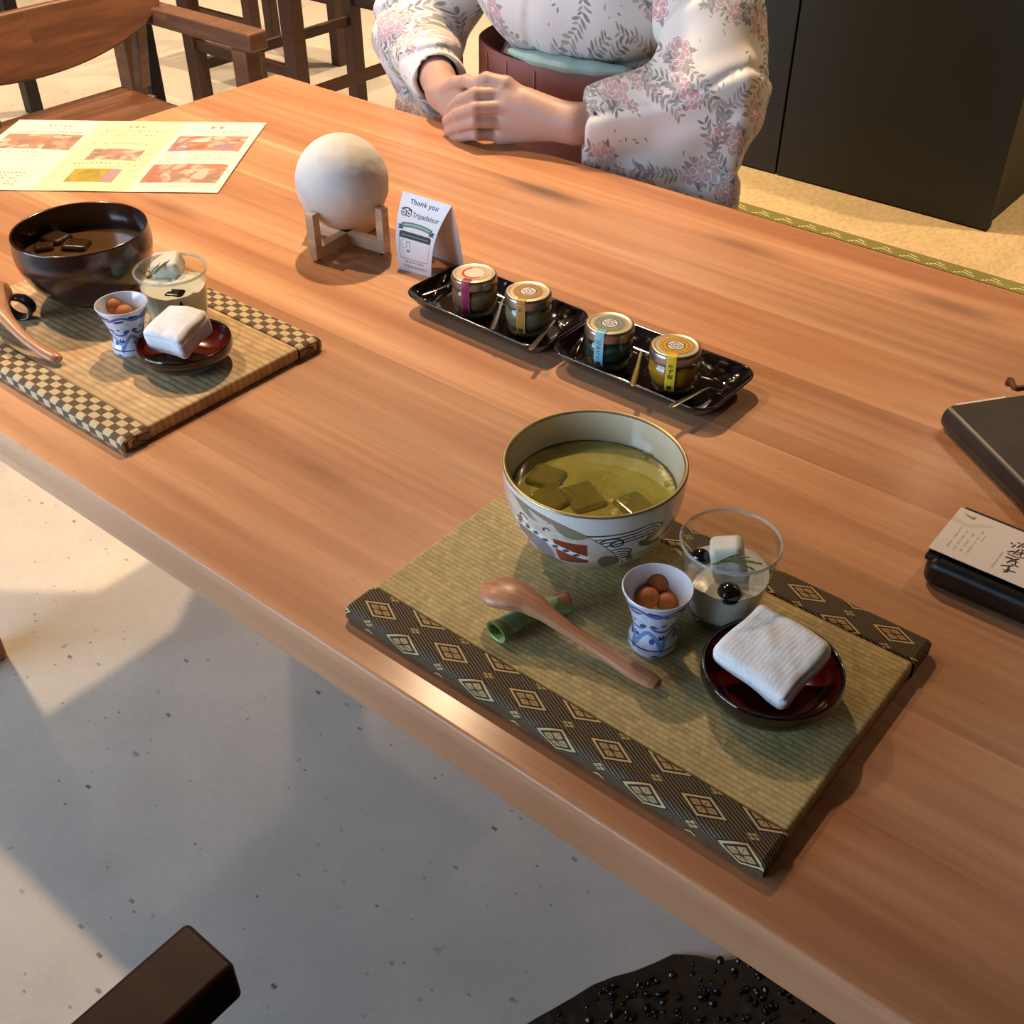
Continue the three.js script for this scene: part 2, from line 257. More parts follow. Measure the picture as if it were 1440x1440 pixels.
// ---------------------------------------------------------------- tatami platform and the black partition on it
const PLAT = 0.40;
{
  const tt = dataTex(512, 512, (u, v) => { const row = Math.abs(Math.sin(v * Math.PI * 64)), wv = noise2(u * 160, v * 64), k = 0.86 + 0.1 * row + 0.12 * (wv - 0.5) + 0.08 * (fbm(u * 6, v * 6, 3) - 0.5); return [208 * k, 186 * k, 138 * k]; });
  const tat = P({ map: rep(tt, 1.6, 1.6), roughness: 0.8, bumpMap: rep(tt, 1.6, 1.6), bumpScale: 0.0008 });
  const heriT = canvasTex(256, 64, (c, w, h) => { c.fillStyle = '#7d7a3c'; c.fillRect(0, 0, w, h); c.strokeStyle = '#e8dcae'; c.lineWidth = 5; for (let k = 0; k < 4; k++) { const x = k * 64; c.beginPath(); c.moveTo(x + 4, 14); c.lineTo(x + 20, 34); c.lineTo(x + 50, 22); c.stroke(); c.beginPath(); c.moveTo(x + 20, 50); c.lineTo(x + 40, 40); c.stroke(); } c.strokeStyle = '#5c5a28'; c.lineWidth = 2; for (let k = 0; k < 40; k++) { c.beginPath(); c.moveTo(k * 6.4, 0); c.lineTo(k * 6.4 + 8, h); c.stroke(); } });
  const pl = thing('tatami_platform', 'raised platform with golden tatami and green patterned cloth edging', 'platform');
  const x0 = -1.33, x1 = 1.7, z1 = -1.875, z0 = -4.2;
  part('base', box(x1 - x0, PLAT - 0.05, z1 - z0 - 0.02, (x0 + x1) / 2, (PLAT - 0.05) / 2, (z0 + z1) / 2 - 0.01), S({ color: 0x3a2a1c, roughness: 0.6 }), pl);
  part('tatami', boxUV(box(x1 - x0, 0.05, z1 - z0 - 0.036, (x0 + x1) / 2, PLAT - 0.025, (z0 + z1 - 0.036) / 2)), tat, pl);
  const hg = boxUV(box(x1 - x0, 0.052, 0.036, (x0 + x1) / 2, PLAT - 0.025, z1 - 0.018), 1 / 0.2, 1 / 0.036);
  part('cloth_edging', hg, P({ map: heriT, roughness: 0.8 }), pl).userData.label = 'green cloth edging with pale zigzag pattern';
  const blk = P({ color: 0x1b1d19, roughness: 0.6 });
  const cab = thing('black_partition', 'large matte black panelled box standing on the tatami platform', 'partition', [0, PLAT + 0.003, 0]);
  const cx0 = -1.28, cx1 = -0.564, seam = -1.005;
  part('carcass', box(cx1 - cx0 - 0.01, 0.5, 0.7, (cx0 + cx1) / 2 - 0.005, 0.25, -2.077 - 0.022 - 0.35), blk, cab);
  part('panel', rbox(seam - cx0 - 0.002, 0.5, 0.02, 0.0015, (cx0 + seam) / 2 - 0.001, 0.25, -2.088), blk, cab);
  part('panel', rbox(cx1 - seam - 0.002, 0.5, 0.02, 0.0015, (cx1 + seam) / 2 + 0.001, 0.25, -2.088), blk, cab);
}

// ---------------------------------------------------------------- chairs
const chairTex = dataTex(512, 512, (u, v) => { const g = fbm(u * 4, v * 40, 4), f = noise2(u * 20, v * 260), k = 0.75 + 0.5 * g + 0.1 * (f - 0.5); return [142 * k, 102 * k, 74 * k]; });
const chairWood = P({ map: rep(chairTex, 2, 2), color: 0xbfae9f, roughness: 0.45, clearcoat: 0.15, clearcoatRoughness: 0.3 });
const shadedChairWood = P({ map: rep(chairTex, 2, 2), color: 0x4a281a, roughness: 0.5, specularIntensity: 0.5 });  // chair wood with the camera holder's shade put into its colour
const darkFrame = P({ map: rep(chairTex, 2, 2), color: 0x7a695e, roughness: 0.5 });
const blackMetal = S({ color: 0x16161a, roughness: 0.4, metalness: 0.3 });
function bandBack(R, half, y0, y1, th, dip, n = 28) {   // curved back panel, open towards -z, bulging to +z at the middle
  const rings = [];
  for (let i = 0; i <= n; i++) {
    const s = i / n * 2 - 1, a = s * half, lo = y0 + dip * s * s, o = [];
    for (const [r, y] of [[-0.5, lo + 0.006], [-0.3, lo], [0.3, lo], [0.5, lo + 0.006], [0.5, y1 - 0.006], [0.3, y1], [-0.3, y1], [-0.5, y1 - 0.006]]) { const q = R + r * th; o.push(V(Math.sin(a) * q, y, Math.cos(a) * q - R)); }
    rings.push(o);
  }
  return loft(rings, true, true, 1);
}
function moonBack() {   // half-moon panel: straight top, rounded lower edge, gently bowed
  const rings = [], n = 40, hw = 0.335;
  for (let i = 0; i <= n; i++) { const s = i / n * 2 - 1, x = s * hw, y1 = 0.648, lo = y1 - 0.018 - 0.115 * Math.pow(Math.max(0, 1 - s * s), 0.6), z = 0.03 * (1 - s * s), o = []; for (const [r, y] of [[-0.011, lo + 0.005], [-0.006, lo], [0.006, lo], [0.011, lo + 0.005], [0.011, y1 - 0.004], [0.007, y1], [-0.007, y1], [-0.011, y1 - 0.004]]) o.push(V(x, y, z + r + (y - 0.6) * 0.25)); rings.push(o); }
  return boxUV(loft(rings));
}
function seatGeo(w, d, y) { const g = new RoundedBoxGeometry(w, 0.03, d, 4, 0.012), p = g.attributes.position; for (let i = 0; i < p.count; i++) { const x = p.getX(i) / (w / 2), z = p.getZ(i) / (d / 2); p.setY(i, p.getY(i) - 0.012 * (1 - x * x) * (1 - z * z)); } g.computeVertexNormals(); return boxUV(g.translate(0, y, 0)); }
// armchair: arm rails lie on the tops of the front and back posts; faces -z, origin on the floor at the middle
function armchair(name, label, mat, pos, turn, hw = 0.255) {
  const c = thing(name, label, 'chair', pos, turn), ya = 0.6;
  part('seat', seatGeo(Math.min(0.45, 2 * hw - 0.12), 0.37, 0.415).translate(0, 0, -0.055), mat, c);
  for (const s of [-1, 1]) {
    part('arm_rail', boxUV(bar(V(s * hw, ya - 0.02, 0.27), V(s * hw, ya - 0.02, -0.285), 0.051, 0.04, 0.005)), mat, c);
    part('leg', boxUV(bar(V(s * hw, 0, -0.235), V(s * hw, ya - 0.04, -0.235), 0.044, 0.05, 0.005, V(0, 0, 1))), mat, c);
    part('leg', boxUV(bar(V(s * hw, 0, 0.235), V(s * hw, ya - 0.04, 0.225), 0.044, 0.05, 0.005, V(0, 0, 1))), mat, c);
    part('stretcher', boxUV(bar(V(s * hw, 0.2, 0.21), V(s * hw, 0.2, -0.21), 0.022, 0.035)), mat, c);
    part('seat_rail', boxUV(bar(V(s * 0.185, 0.385, 0.13), V(s * 0.185, 0.385, -0.215), 0.024, 0.04)), mat, c);
  }
  for (const z of [-0.2, 0.12]) part('cross_rail', boxUV(bar(V(-hw + 0.02, 0.37, z), V(hw - 0.02, 0.37, z), 0.024, 0.04)), mat, c);
  part('backrest', moonBack().scale(hw / 0.32, 1, 1).translate(0, 0, 0.06), mat, c);
  for (const s of [-1, 1]) part('back_post', boxUV(bar(V(s * (hw - 0.05), 0.42, 0.11), V(s * (hw - 0.05), 0.6, 0.075), 0.03, 0.026, 0.005, V(0, 0, 1))), mat, c);
  return c;
}
armchair('armchair', 'wooden armchair, shade painted into its wood, with squared arm rails drawn up to the brocade mat', shadedChairWood, [-0.1625, 0, 0.094], 0);
armchair('armchair', 'mid-brown wooden armchair with half moon backrest facing the table end', chairWood, [-2.322, 0, -1.30], -Math.PI / 2, 0.32);
{ // neighbouring table seen past the backrest
  const t = thing('neighbouring_table', 'orange wooden table on black metal legs behind the half moon armchair', 'table', [-3.3, 0, -1.25]);
  part('tabletop', boxUV(rbox(0.8, 0.035, 1.5, 0.005, 0, 0.685, 0)), P({ map: woodTex, roughness: 0.4 }), t);
  for (const [x, z] of [[0.36, -0.68], [-0.36, -0.68], [0.36, 0.1], [-0.36, 0.68]]) part('leg', rbox(0.045, 0.668, 0.045, 0.004, x, 0.334, z), blackMetal, t);
}
{ // dark table beyond the corner
  const t = thing('side_table', 'dark wooden table frame with low stretchers beyond the table corner', 'table', [-2.58, 0, -2.3]);
  part('tabletop', boxUV(rbox(0.52, 0.03, 0.7, 0.004, 0, 0.705, 0)), darkFrame, t);
  for (const [x, z] of [[0.215, 0.305], [0.215, -0.305], [-0.215, 0.305], [-0.215, -0.305]]) part('leg', rbox(0.044, 0.69, 0.044, 0.003, x, 0.345, z), darkFrame, t);
  for (const s of [-1, 1]) { part('stretcher', boxUV(bar(V(s * 0.215, 0.3, 0.285), V(s * 0.215, 0.3, -0.285), 0.02, 0.03)), darkFrame, t); part('stretcher', boxUV(bar(V(0.195, 0.36, s * 0.305), V(-0.195, 0.36, s * 0.305), 0.02, 0.03)), darkFrame, t); }
}
function slatChair(label, pos, turn) {
  const c = thing('ladder_chair', label, 'chair', pos, turn);
  part('seat', seatGeo(0.42, 0.4, 0.44), darkFrame, c);
  for (const s of [-1, 1]) {
    part('leg', boxUV(bar(V(s * 0.19, 0, 0.18), V(s * 0.19, 0.92, 0.2), 0.042, 0.044, 0.004, V(0, 0, 1))), darkFrame, c);
    part('leg', boxUV(bar(V(s * 0.19, 0, -0.18), V(s * 0.19, 0.425, -0.18), 0.042, 0.044, 0.004, V(0, 0, 1))), darkFrame, c);
    part('stretcher', boxUV(bar(V(s * 0.19, 0.22, 0.165), V(s * 0.19, 0.22, -0.165), 0.018, 0.026)), darkFrame, c);
  }
  for (const y of [0.56, 0.7, 0.85]) part('back_slat', boxUV(bar(V(-0.172, y, 0.193), V(0.172, y, 0.193), 0.05, 0.016, 0.004, V(0, 0, 1))), darkFrame, c);
  return c;
}
slatChair('dark ladder back chair standing beyond the dark side table', [-3.42, 0, -2.75], -Math.PI / 2);

// ================================================================ place mats
const MATS = { L: 0.34, D: 0.2365, bw: 0.0295 };
const rushTex = (a, stripe) => dataTex(1024, 512, (u, v) => {       // 0.34 x 0.18 m of woven rush, ribs along x
  const x = u * 340, z = v * 178, rib = stripe ? 7.0 : 4.2, q = z / rib, row = Math.floor(q), r = Math.abs(Math.sin(q * Math.PI)), off = (row % 2) * 2.2 + noise2(row * 3.1, 7) * 1.4;
  const cell = stripe ? noise2(x * 0.13 + row * 9.37, row * 3.31) : noise2(Math.floor((x + off) / 4.6) * 1.73 + row * 13.13, row * 5.71), seamN = stripe ? 0 : sst(0.86, 0.98, Math.abs(((x + off) / 4.6) % 1 * 2 - 1));
  const fib = noise2(x * 0.5, z * 9), blot = fbm(u * 7, v * 5, 3);
  const k = 0.74 + 0.2 * Math.sqrt(r) + 0.16 * (cell - 0.5) - 0.1 * seamN + 0.1 * (fib - 0.5) + 0.14 * (blot - 0.5); return [a[0] * k, a[1] * k, a[2] * k];
});
function borderGeo(L, bw, h, tileU, tileV, s0, u0) {   // solid strip with a rounded outer edge (towards +z), uv along its wrap
  const r = 0.0055, prof = [[0, h - 0.0006], [0.0012, h + 0.0006], [bw - r, h + 0.0006]];
  for (let i = 1; i <= 6; i++) { const a = i / 6 * Math.PI / 2; prof.push([bw - r + Math.sin(a) * r, h + 0.0006 - r + Math.cos(a) * r]); }
  prof.push([bw - 0.0005, 0.0025], [bw - 0.003, 0], [0, 0]);
  const pos = [], uv = [], idx = []; let s = 0;
  prof.forEach(([z, y], i) => { if (i) s += Math.hypot(z - prof[i - 1][0], y - prof[i - 1][1]); for (const x of [-L / 2, -L / 2 + 0.003, L / 2 - 0.003, L / 2]) { const e = Math.abs(x) > L / 2 - 0.001 ? 0.0018 : 0; pos.push(x, y - (y > 0.004 ? e : 0), z); uv.push((x - u0) / tileU, (s - s0) / tileV); } });
  for (let i = 0; i < prof.length - 1; i++) for (let j = 0; j < 3; j++) { const a = i * 4 + j, b = a + 4; idx.push(a, b, a + 1, b, b + 1, a + 1); }
  for (const [j, f] of [[0, 0], [3, 1]]) { const k = pos.length / 3; pos.push(j ? L / 2 : -L / 2, h / 2, bw / 2); uv.push(0, 0); prof.forEach(([z, y]) => { pos.push(j ? L / 2 : -L / 2, y - (y > 0.004 ? 0.0018 : 0), z); uv.push((y - u0) / tileU, z / tileV); }); for (let i = 0; i < prof.length; i++) { const a = k + 1 + i, b = k + 1 + (i + 1) % prof.length; f ? idx.push(k, a, b) : idx.push(k, b, a); } }
  const g = new THREE.BufferGeometry(); g.setAttribute('position', new THREE.Float32BufferAttribute(pos, 3)); g.setAttribute('uv', new THREE.Float32BufferAttribute(uv, 2)); g.setIndex(idx); const n = g.toNonIndexed(); n.computeVertexNormals();
  return n;
}
const brocade = canvasTex(1024, 440, (c, w, h) => {
  c.fillStyle = '#211a14'; c.fillRect(0, 0, w, h);
  c.strokeStyle = '#8d7448'; c.lineWidth = 9; const n = 13, st = h / n, dr = Math.round(w * 0.42 / st) * st;
  for (let k = -20; k < n + 24; k++) { c.beginPath(); c.moveTo(-10, k * st - dr + 10 * dr / w + dr); c.lineTo(w + 10, k * st - dr - 10 * dr / w); c.stroke(); }
  const gold = '#cdb27a';
  const diamond = (x, y) => {
    const a = 245, b = 128, poly = (s) => { c.beginPath(); c.moveTo(x - a * s, y); c.lineTo(x, y - b * s); c.lineTo(x + a * s, y); c.lineTo(x, y + b * s); c.closePath(); };
    poly(1.12); c.fillStyle = '#211a14'; c.fill(); poly(1); c.fillStyle = gold; c.fill(); poly(0.8); c.fillStyle = '#211a14'; c.fill();
    poly(0.62); c.fillStyle = '#b5935c'; c.fill(); c.strokeStyle = '#1b130d'; c.lineWidth = 13; c.beginPath(); c.moveTo(x - a * 0.33, y - b * 0.33); c.lineTo(x + a * 0.33, y + b * 0.33); c.moveTo(x - a * 0.33, y + b * 0.33); c.lineTo(x + a * 0.33, y - b * 0.33); c.stroke();
    c.lineWidth = 6; c.beginPath(); c.moveTo(x - a * 0.45, y); c.lineTo(x + a * 0.45, y); c.moveTo(x, y - b * 0.45); c.lineTo(x, y + b * 0.45); c.stroke();
  };
  const dots = (x, y) => { c.fillStyle = '#211a14'; c.beginPath(); c.moveTo(x - 90, y); c.lineTo(x, y - 48); c.lineTo(x + 90, y); c.lineTo(x, y + 48); c.fill(); c.fillStyle = '#c2a468'; for (const [dx, dy] of [[-40, 0], [40, 0], [0, -22], [0, 22]]) { c.beginPath(); c.moveTo(x + dx - 32, y + dy); c.lineTo(x + dx, y + dy - 17); c.lineTo(x + dx + 32, y + dy); c.lineTo(x + dx, y + dy + 17); c.fill(); } };
  for (const dx of [0, w]) for (const dy of [0, h]) diamond(dx, dy); diamond(w / 2, h / 2);
  for (const d of [0, h]) dots(w / 2, d); for (const d of [0, w]) dots(d, h / 2);
});
const checker = canvasTex(256, 192, (c, w, h) => {
  c.fillStyle = '#5e4c36'; c.fillRect(0, 0, w, h);
  c.strokeStyle = '#5d4a33'; c.lineWidth = 2; for (let k = -20; k < 60; k++) { c.beginPath(); c.moveTo(k * 8, 0); c.lineTo(k * 8 + 60, h); c.stroke(); }
  for (const [x, y] of [[0, 0], [w / 2, h / 2]]) { c.save(); c.beginPath(); c.roundRect(x - 2, y, w / 2 + 4, h / 2, 22); c.clip(); c.fillStyle = '#ead9ac'; c.fillRect(x - 4, y - 4, w, h); c.strokeStyle = '#9a8458'; c.lineWidth = 3.5; for (let k = -8; k < 20; k++) { c.beginPath(); c.moveTo(x + k * 13, y + h / 2); c.lineTo(x + k * 13 + 36, y); c.stroke(); } c.restore(); }
});
function placeMat(label, cx, cz, rushMat, cloth, tu, tv, s0, u0) {
  const m = thing('place_mat', label, 'place mat', [cx, T, cz]), { L, D: d, bw } = MATS, cd = d - 2 * bw;
  const core = new RoundedBoxGeometry(L, MAT_H, cd + 0.001, 4, 0.0032).translate(0, MAT_H / 2, 0), p = core.attributes.position, uv = core.attributes.uv;
  for (let i = 0; i < p.count; i++) uv.setXY(i, p.getX(i) / L + 0.5 + (p.getY(i) - MAT_H) * 2, (p.getZ(i) + cd / 2) / cd * 0.98 + 0.01);
  part('rush_panel', core, rushMat, m);
  const mat = P({ map: cloth, roughness: 0.75, bumpMap: cloth, bumpScale: 0.0004, sheen: 0.3, sheenRoughness: 0.5, sheenColor: new THREE.Color(0.5, 0.45, 0.35) });
  part('cloth_border', borderGeo(L + 0.002, bw, MAT_H, tu, tv, s0, u0).translate(0, 0, d / 2 - bw), mat, m);
  part('cloth_border', borderGeo(L + 0.002, bw, MAT_H, tu, tv, s0, u0).rotateY(Math.PI).translate(0, 0, -d / 2 + bw), mat, m);
  return m;
}
const rushA = rushTex([204, 182, 122], false), rushB = rushTex([222, 188, 138], true);
placeMat('small tatami place mat with dark brocade borders of gold diamonds', -0.30, -0.5013, P({ map: rushA, roughness: 0.7, bumpMap: rushA, bumpScale: 0.0006 }), brocade, 0.0675, 0.029, 0.002, -0.114);
placeMat('small tatami place mat with brown and cream checkered borders', -0.943, -0.5235, P({ map: rushB, roughness: 0.7, bumpMap: rushB, bumpScale: 0.0009 }), checker, 0.0205, 0.0155, 0, 0);

// ================================================================ bowls
const lacq = (c, r = 0.18) => P({ color: c, roughness: r, clearcoat: 0.6, clearcoatRoughness: 0.08 });
function vesselParts(prof, inner, rim) { return { outer: smoothPts(prof, 48), inner: smoothPts(inner, 40), rim }; }
// --- matcha bowl
const BOWL1 = { x: -0.3755, z: -0.553, h: 0.078, r: 0.068 };
const bowl1Tex = canvasTex(2048, 512, (c, w, h) => {     // u: angle 0..360 (0 = +x, 90 = +z), top of canvas = rim
  const X = (deg) => ((deg + 90) / 360) * w, Y = (hh) => (1 - hh / 0.078) * h;     // canvas starts at -90 degrees
  c.fillStyle = '#e9e6de'; c.fillRect(0, 0, w, h);
  // flowing water lines
  c.strokeStyle = '#3f3b36'; c.lineCap = 'round'; c.lineJoin = 'round';
  const path = (pts, lw) => { c.lineWidth = lw; c.beginPath(); pts.forEach(([a, b], i) => i ? c.lineTo(X(a), Y(b)) : c.moveTo(X(a), Y(b))); c.stroke(); };
  const curve = (pts, lw) => { const k = new THREE.CatmullRomCurve3(pts.map(([a, b]) => V(a, b * 1000, 0))).getPoints(40).map((q) => [q.x, q.y / 1000]); path(k, lw); };
  for (let k = 0; k < 4; k++) curve([[60 - k * 3, 0.061 - k * 0.004], [45, 0.062 - k * 0.0035], [32, 0.063 - k * 0.003], [18 - k * 2, 0.064 - k * 0.003], [8 + k * 3, 0.059 - k * 0.0015], [14 + k * 2, 0.05], [24, 0.047 + k * 0.001], [10, 0.04 + k * 0.0015], [-10, 0.047 + k * 0.003], [-30, 0.05 + k * 0.003], [-60, 0.045 + k * 0.003]], 8);
  curve([[52, 0.054], [46, 0.058], [38, 0.057], [36, 0.052], [41, 0.05], [44, 0.053], [41, 0.055]], 8);
  for (let k = 0; k < 4; k++) curve([[46 - k, 0.045 - k * 0.003], [36, 0.047 - k * 0.003], [29, 0.043 - k * 0.003], [30, 0.038 - k * 0.002], [22, 0.036 - k * 0.003], [8, 0.036 - k * 0.001], [-12, 0.03 + k * 0.003]], 7);
  curve([[40, 0.03], [34, 0.035], [27, 0.033], [26, 0.028], [31, 0.026], [33, 0.03]], 8); curve([[30, 0.02], [22, 0.027], [12, 0.026], [2, 0.02]], 7);
  // fan-shaped panel
  c.save(); c.beginPath(); c.moveTo(X(150), Y(0.03)); c.bezierCurveTo(X(150), Y(0.06), X(135), Y(0.072), X(118), Y(0.072)); c.bezierCurveTo(X(95), Y(0.074), X(72), Y(0.07), X(58), Y(0.061)); c.bezierCurveTo(X(46), Y(0.052), X(38), Y(0.04), X(35), Y(0.028)); c.bezierCurveTo(X(50), Y(0.004), X(90), Y(-0.002), X(120), Y(0.004)); c.closePath(); c.clip();
  c.fillStyle = '#d5cabb'; c.fillRect(0, 0, w, h);
  for (let i = 0; i < 900; i++) { c.fillStyle = rnd() < 0.5 ? 'rgba(150,132,110,0.10)' : 'rgba(235,228,216,0.12)'; c.beginPath(); c.arc(X(rr(30, 150)), Y(rr(0, 0.075)), rr(4, 26), 0, 7); c.fill(); }
  c.fillStyle = '#8f866f'; c.beginPath(); c.moveTo(X(112), Y(0.073)); c.quadraticCurveTo(X(98), Y(0.056), X(80), Y(0.066)); c.quadraticCurveTo(X(70), Y(0.05), X(57), Y(0.06)); c.lineTo(X(70), Y(0.072)); c.closePath(); c.fill();
  c.fillStyle = '#cfc3ae'; c.beginPath(); c.moveTo(X(98), Y(0.07)); c.quadraticCurveTo(X(90), Y(0.058), X(82), Y(0.066)); c.fill();
  c.fillStyle = '#8a6a54'; c.beginPath(); c.ellipse(X(42), Y(0.03), 44, 70, 0.4, 0, 7); c.fill();
  c.fillStyle = '#7f7f8c'; c.beginPath(); c.ellipse(X(98), Y(0.032), 95, 120, 0, 0, 7); c.fill();
  c.fillStyle = '#8b6e60'; c.beginPath(); c.ellipse(X(104), Y(0.048), 45, 60, 0.3, 0, 7); c.fill();
  c.fillStyle = '#4f5392'; c.beginPath(); c.ellipse(X(92), Y(0.018), 90, 62, 0.2, 0, 7); c.fill();
  c.fillStyle = '#8c3a24'; c.beginPath(); c.moveTo(X(80), Y(0.052)); c.lineTo(X(58), Y(0.052)); c.lineTo(X(57), Y(0.03)); c.lineTo(X(78), Y(0.026)); c.closePath(); c.fill();
  c.lineWidth = 30; c.strokeStyle = '#eef0ee'; c.beginPath(); c.moveTo(X(112), Y(0.05)); c.quadraticCurveTo(X(90), Y(0.052), X(80), Y(0.045)); c.lineTo(X(59), Y(0.037)); c.stroke(); c.beginPath(); c.moveTo(X(118), Y(0.04)); c.lineTo(X(100), Y(0.028)); c.stroke();
  c.fillStyle = '#27506e'; for (const [a, b] of [[108, 0.051], [100, 0.051], [93, 0.05], [86, 0.047], [79, 0.044], [72, 0.042], [65, 0.039], [114, 0.037], [106, 0.032]]) { c.save(); c.translate(X(a), Y(b)); c.rotate(0.5); c.fillRect(-13, -9, 26, 18); c.restore(); }
  c.strokeStyle = '#1c1a1a'; c.lineWidth = 7; c.beginPath(); c.arc(X(103), Y(0.058), 20, 3.4, 7); c.stroke(); c.fillStyle = '#f2efe8'; c.beginPath(); c.ellipse(X(102), Y(0.056), 14, 17, 0, 0, 7); c.fill(); c.beginPath(); c.arc(X(84), Y(0.058), 13, 3.6, 6.8); c.stroke();
  c.restore();
  c.strokeStyle = '#5d564b'; c.lineWidth = 4; c.beginPath(); c.moveTo(X(118), Y(0.072)); c.bezierCurveTo(X(95), Y(0.074), X(72), Y(0.07), X(58), Y(0.061)); c.bezierCurveTo(X(46), Y(0.052), X(38), Y(0.04), X(35), Y(0.028)); c.stroke();
});
function latheUV(pts, hTop, seg = 96) {   // u by angle from -90 degrees (x to z), v by height
  const g = lathe(pts, seg), p = g.attributes.position, uv = g.attributes.uv, n = pts.length;
  for (let i = 0; i < p.count; i++) { const k = Math.floor(i / n) / seg; uv.setXY(i, 0, p.getY(i) / hTop); g.userData.k = k; }
  for (let s = 0; s <= seg; s++) for (let j = 0; j < n; j++) { const phi = s / seg * 360, deg = 90 - phi; let u = (deg + 90) / 360; uv.setX(s * n + j, u); }
  return g;
}
{
  const b = thing('tea_bowl', 'white glazed tea bowl with gold rim, wave lines and painted fan', 'bowl', [BOWL1.x, M, BOWL1.z]);
  const glaze = P({ map: bowl1Tex, roughness: 0.22, clearcoat: 0.7, clearcoatRoughness: 0.08 }), cream = P({ color: 0xdcd0b2, roughness: 0.25, clearcoat: 0.5, clearcoatRoughness: 0.1 });
  part('body', latheUV(smoothPts([[0.030, 0.007], [0.044, 0.0125], [0.0555, 0.025], [0.0625, 0.04], [0.0665, 0.058], [0.0678, 0.0772]], 48), 0.078), glaze, b);
  part('foot_ring', lathe([[0.0, 0.006], [0.024, 0.006], [0.0245, 0], [0.0285, 0], [0.0305, 0.0075]], 64), cream, b);
  part('interior', lathe(smoothPts([[0, 0.0125], [0.03, 0.0145], [0.05, 0.025], [0.0585, 0.041], [0.0625, 0.058], [0.0645, 0.0775]], 40), 96), cream, b);
  part('gilt_rim', lathe([[0.0678, 0.0776], [0.0675, 0.0785], [0.0667, 0.0789], [0.0657, 0.0787], [0.0648, 0.0779]], 96), P({ color: 0xb5a274, metalness: 0.6, roughness: 0.35 }), b).userData.label = 'thin worn gold rim';
  const lvl = 0.0535;
  const foam = canvasTex(512, 512, (c, w, h) => { c.fillStyle = '#b2ad58'; c.fillRect(0, 0, w, h); for (let i = 0; i < 260; i++) { c.fillStyle = `rgba(${rnd() < 0.5 ? '176,172,84' : '112,112,28'},0.08)`; c.beginPath(); c.arc(rnd() * w, rnd() * h, rr(10, 60), 0, 7); c.fill(); } c.strokeStyle = 'rgba(200,192,116,0.25)'; for (const [x, y, a] of [[200, 300, 0.4], [300, 330, 1.2], [330, 250, 2.3]]) { c.lineWidth = 7; c.beginPath(); c.ellipse(x, y, 110, 40, a, 0, 4); c.stroke(); } const spot = (px, py) => { const p = onY(px, py, M + 0.0535); return [(0.5 + (p.x - BOWL1.x) / 0.13) * w, (0.5 - (p.z - BOWL1.z) / 0.13) * h]; };
    for (const [a, b, n, sp] of [[[768, 688], [800, 686], 60, 7], [[790, 690], [815, 718], 90, 8], [[862, 722], [885, 700], 50, 6], [[850, 700], [872, 706], 30, 5], [[930, 660], [948, 690], 40, 4]]) { const A = spot(...a), B = spot(...b); for (let k = 0; k < n; k++) { const t = rnd(); c.fillStyle = rnd() < 0.5 ? 'rgba(226,216,160,0.8)' : 'rgba(200,190,112,0.7)'; c.beginPath(); c.arc(mix(A[0], B[0], t) + rr(-sp, sp) * 1.6, mix(A[1], B[1], t) + rr(-sp, sp) * 1.6, rr(1.5, 6.5), 0, 7); c.fill(); } }
  });
  const tg = lathe([[0, lvl], [0.02, lvl], [0.04, lvl], [0.0595, lvl], [0.0605, lvl + 0.0007], [0.0565, 0.036], [0.048, 0.0245], [0.03, 0.0152], [0, 0.0135]], 72), tp = tg.attributes.position, tuv = tg.attributes.uv; for (let i = 0; i < tp.count; i++) tuv.setXY(i, 0.5 + tp.getX(i) / 0.13, 0.5 + tp.getZ(i) / 0.13);
  single('green_tea', tg, P({ map: foam, roughness: 0.06, clearcoat: 1, clearcoatRoughness: 0.02 }), 'opaque green tea filling the painted tea bowl', 'tea', [BOWL1.x, M, BOWL1.z]);
  const ice = P({ color: 0xc2bc66, roughness: 0.05, clearcoat: 1, clearcoatRoughness: 0.03, transmission: 0.7, thickness: 0.02, ior: 1.31 });
  const iceGeo = (w, d, hh, s) => { const g = new RoundedBoxGeometry(w, hh, d, 4, 0.004), p = g.attributes.position; for (let i = 0; i < p.count; i++) { const k = 1 + 0.09 * (noise3(p.getX(i) * 90 + s, p.getY(i) * 90, p.getZ(i) * 90) - 0.5) - (p.getY(i) > 0 ? 0.3 * (1 - (p.getX(i) / w * 2) ** 2) * (1 - (p.getZ(i) / d * 2) ** 2) : 0); p.setXYZ(i, p.getX(i), p.getY(i) * k, p.getZ(i)); } g.computeVertexNormals(); return g; };
  const cubes = [[820, 700, 0.031, 0.027, -0.45, 'half sunk ice cube at the middle of the green tea'], [768, 672, 0.026, 0.026, 0.2, 'ice cube against the bowl wall in the green tea'], [775, 702, 0.027, 0.024, -0.2, 'ice cube nearest the painted fan in the green tea'], [893, 712, 0.028, 0.024, -0.35, 'ice cube almost under the surface by the wave side of the tea bowl']];
  cubes.forEach(([px, py, w, d, a, lab], i) => { const p = onY(px, py, M + lvl); single('ice_cube', iceGeo(w, d, 0.016, i * 7), ice, lab, 'ice', [p.x, M + lvl - 0.0038, p.z], a, 'ice cubes in the green tea'); });
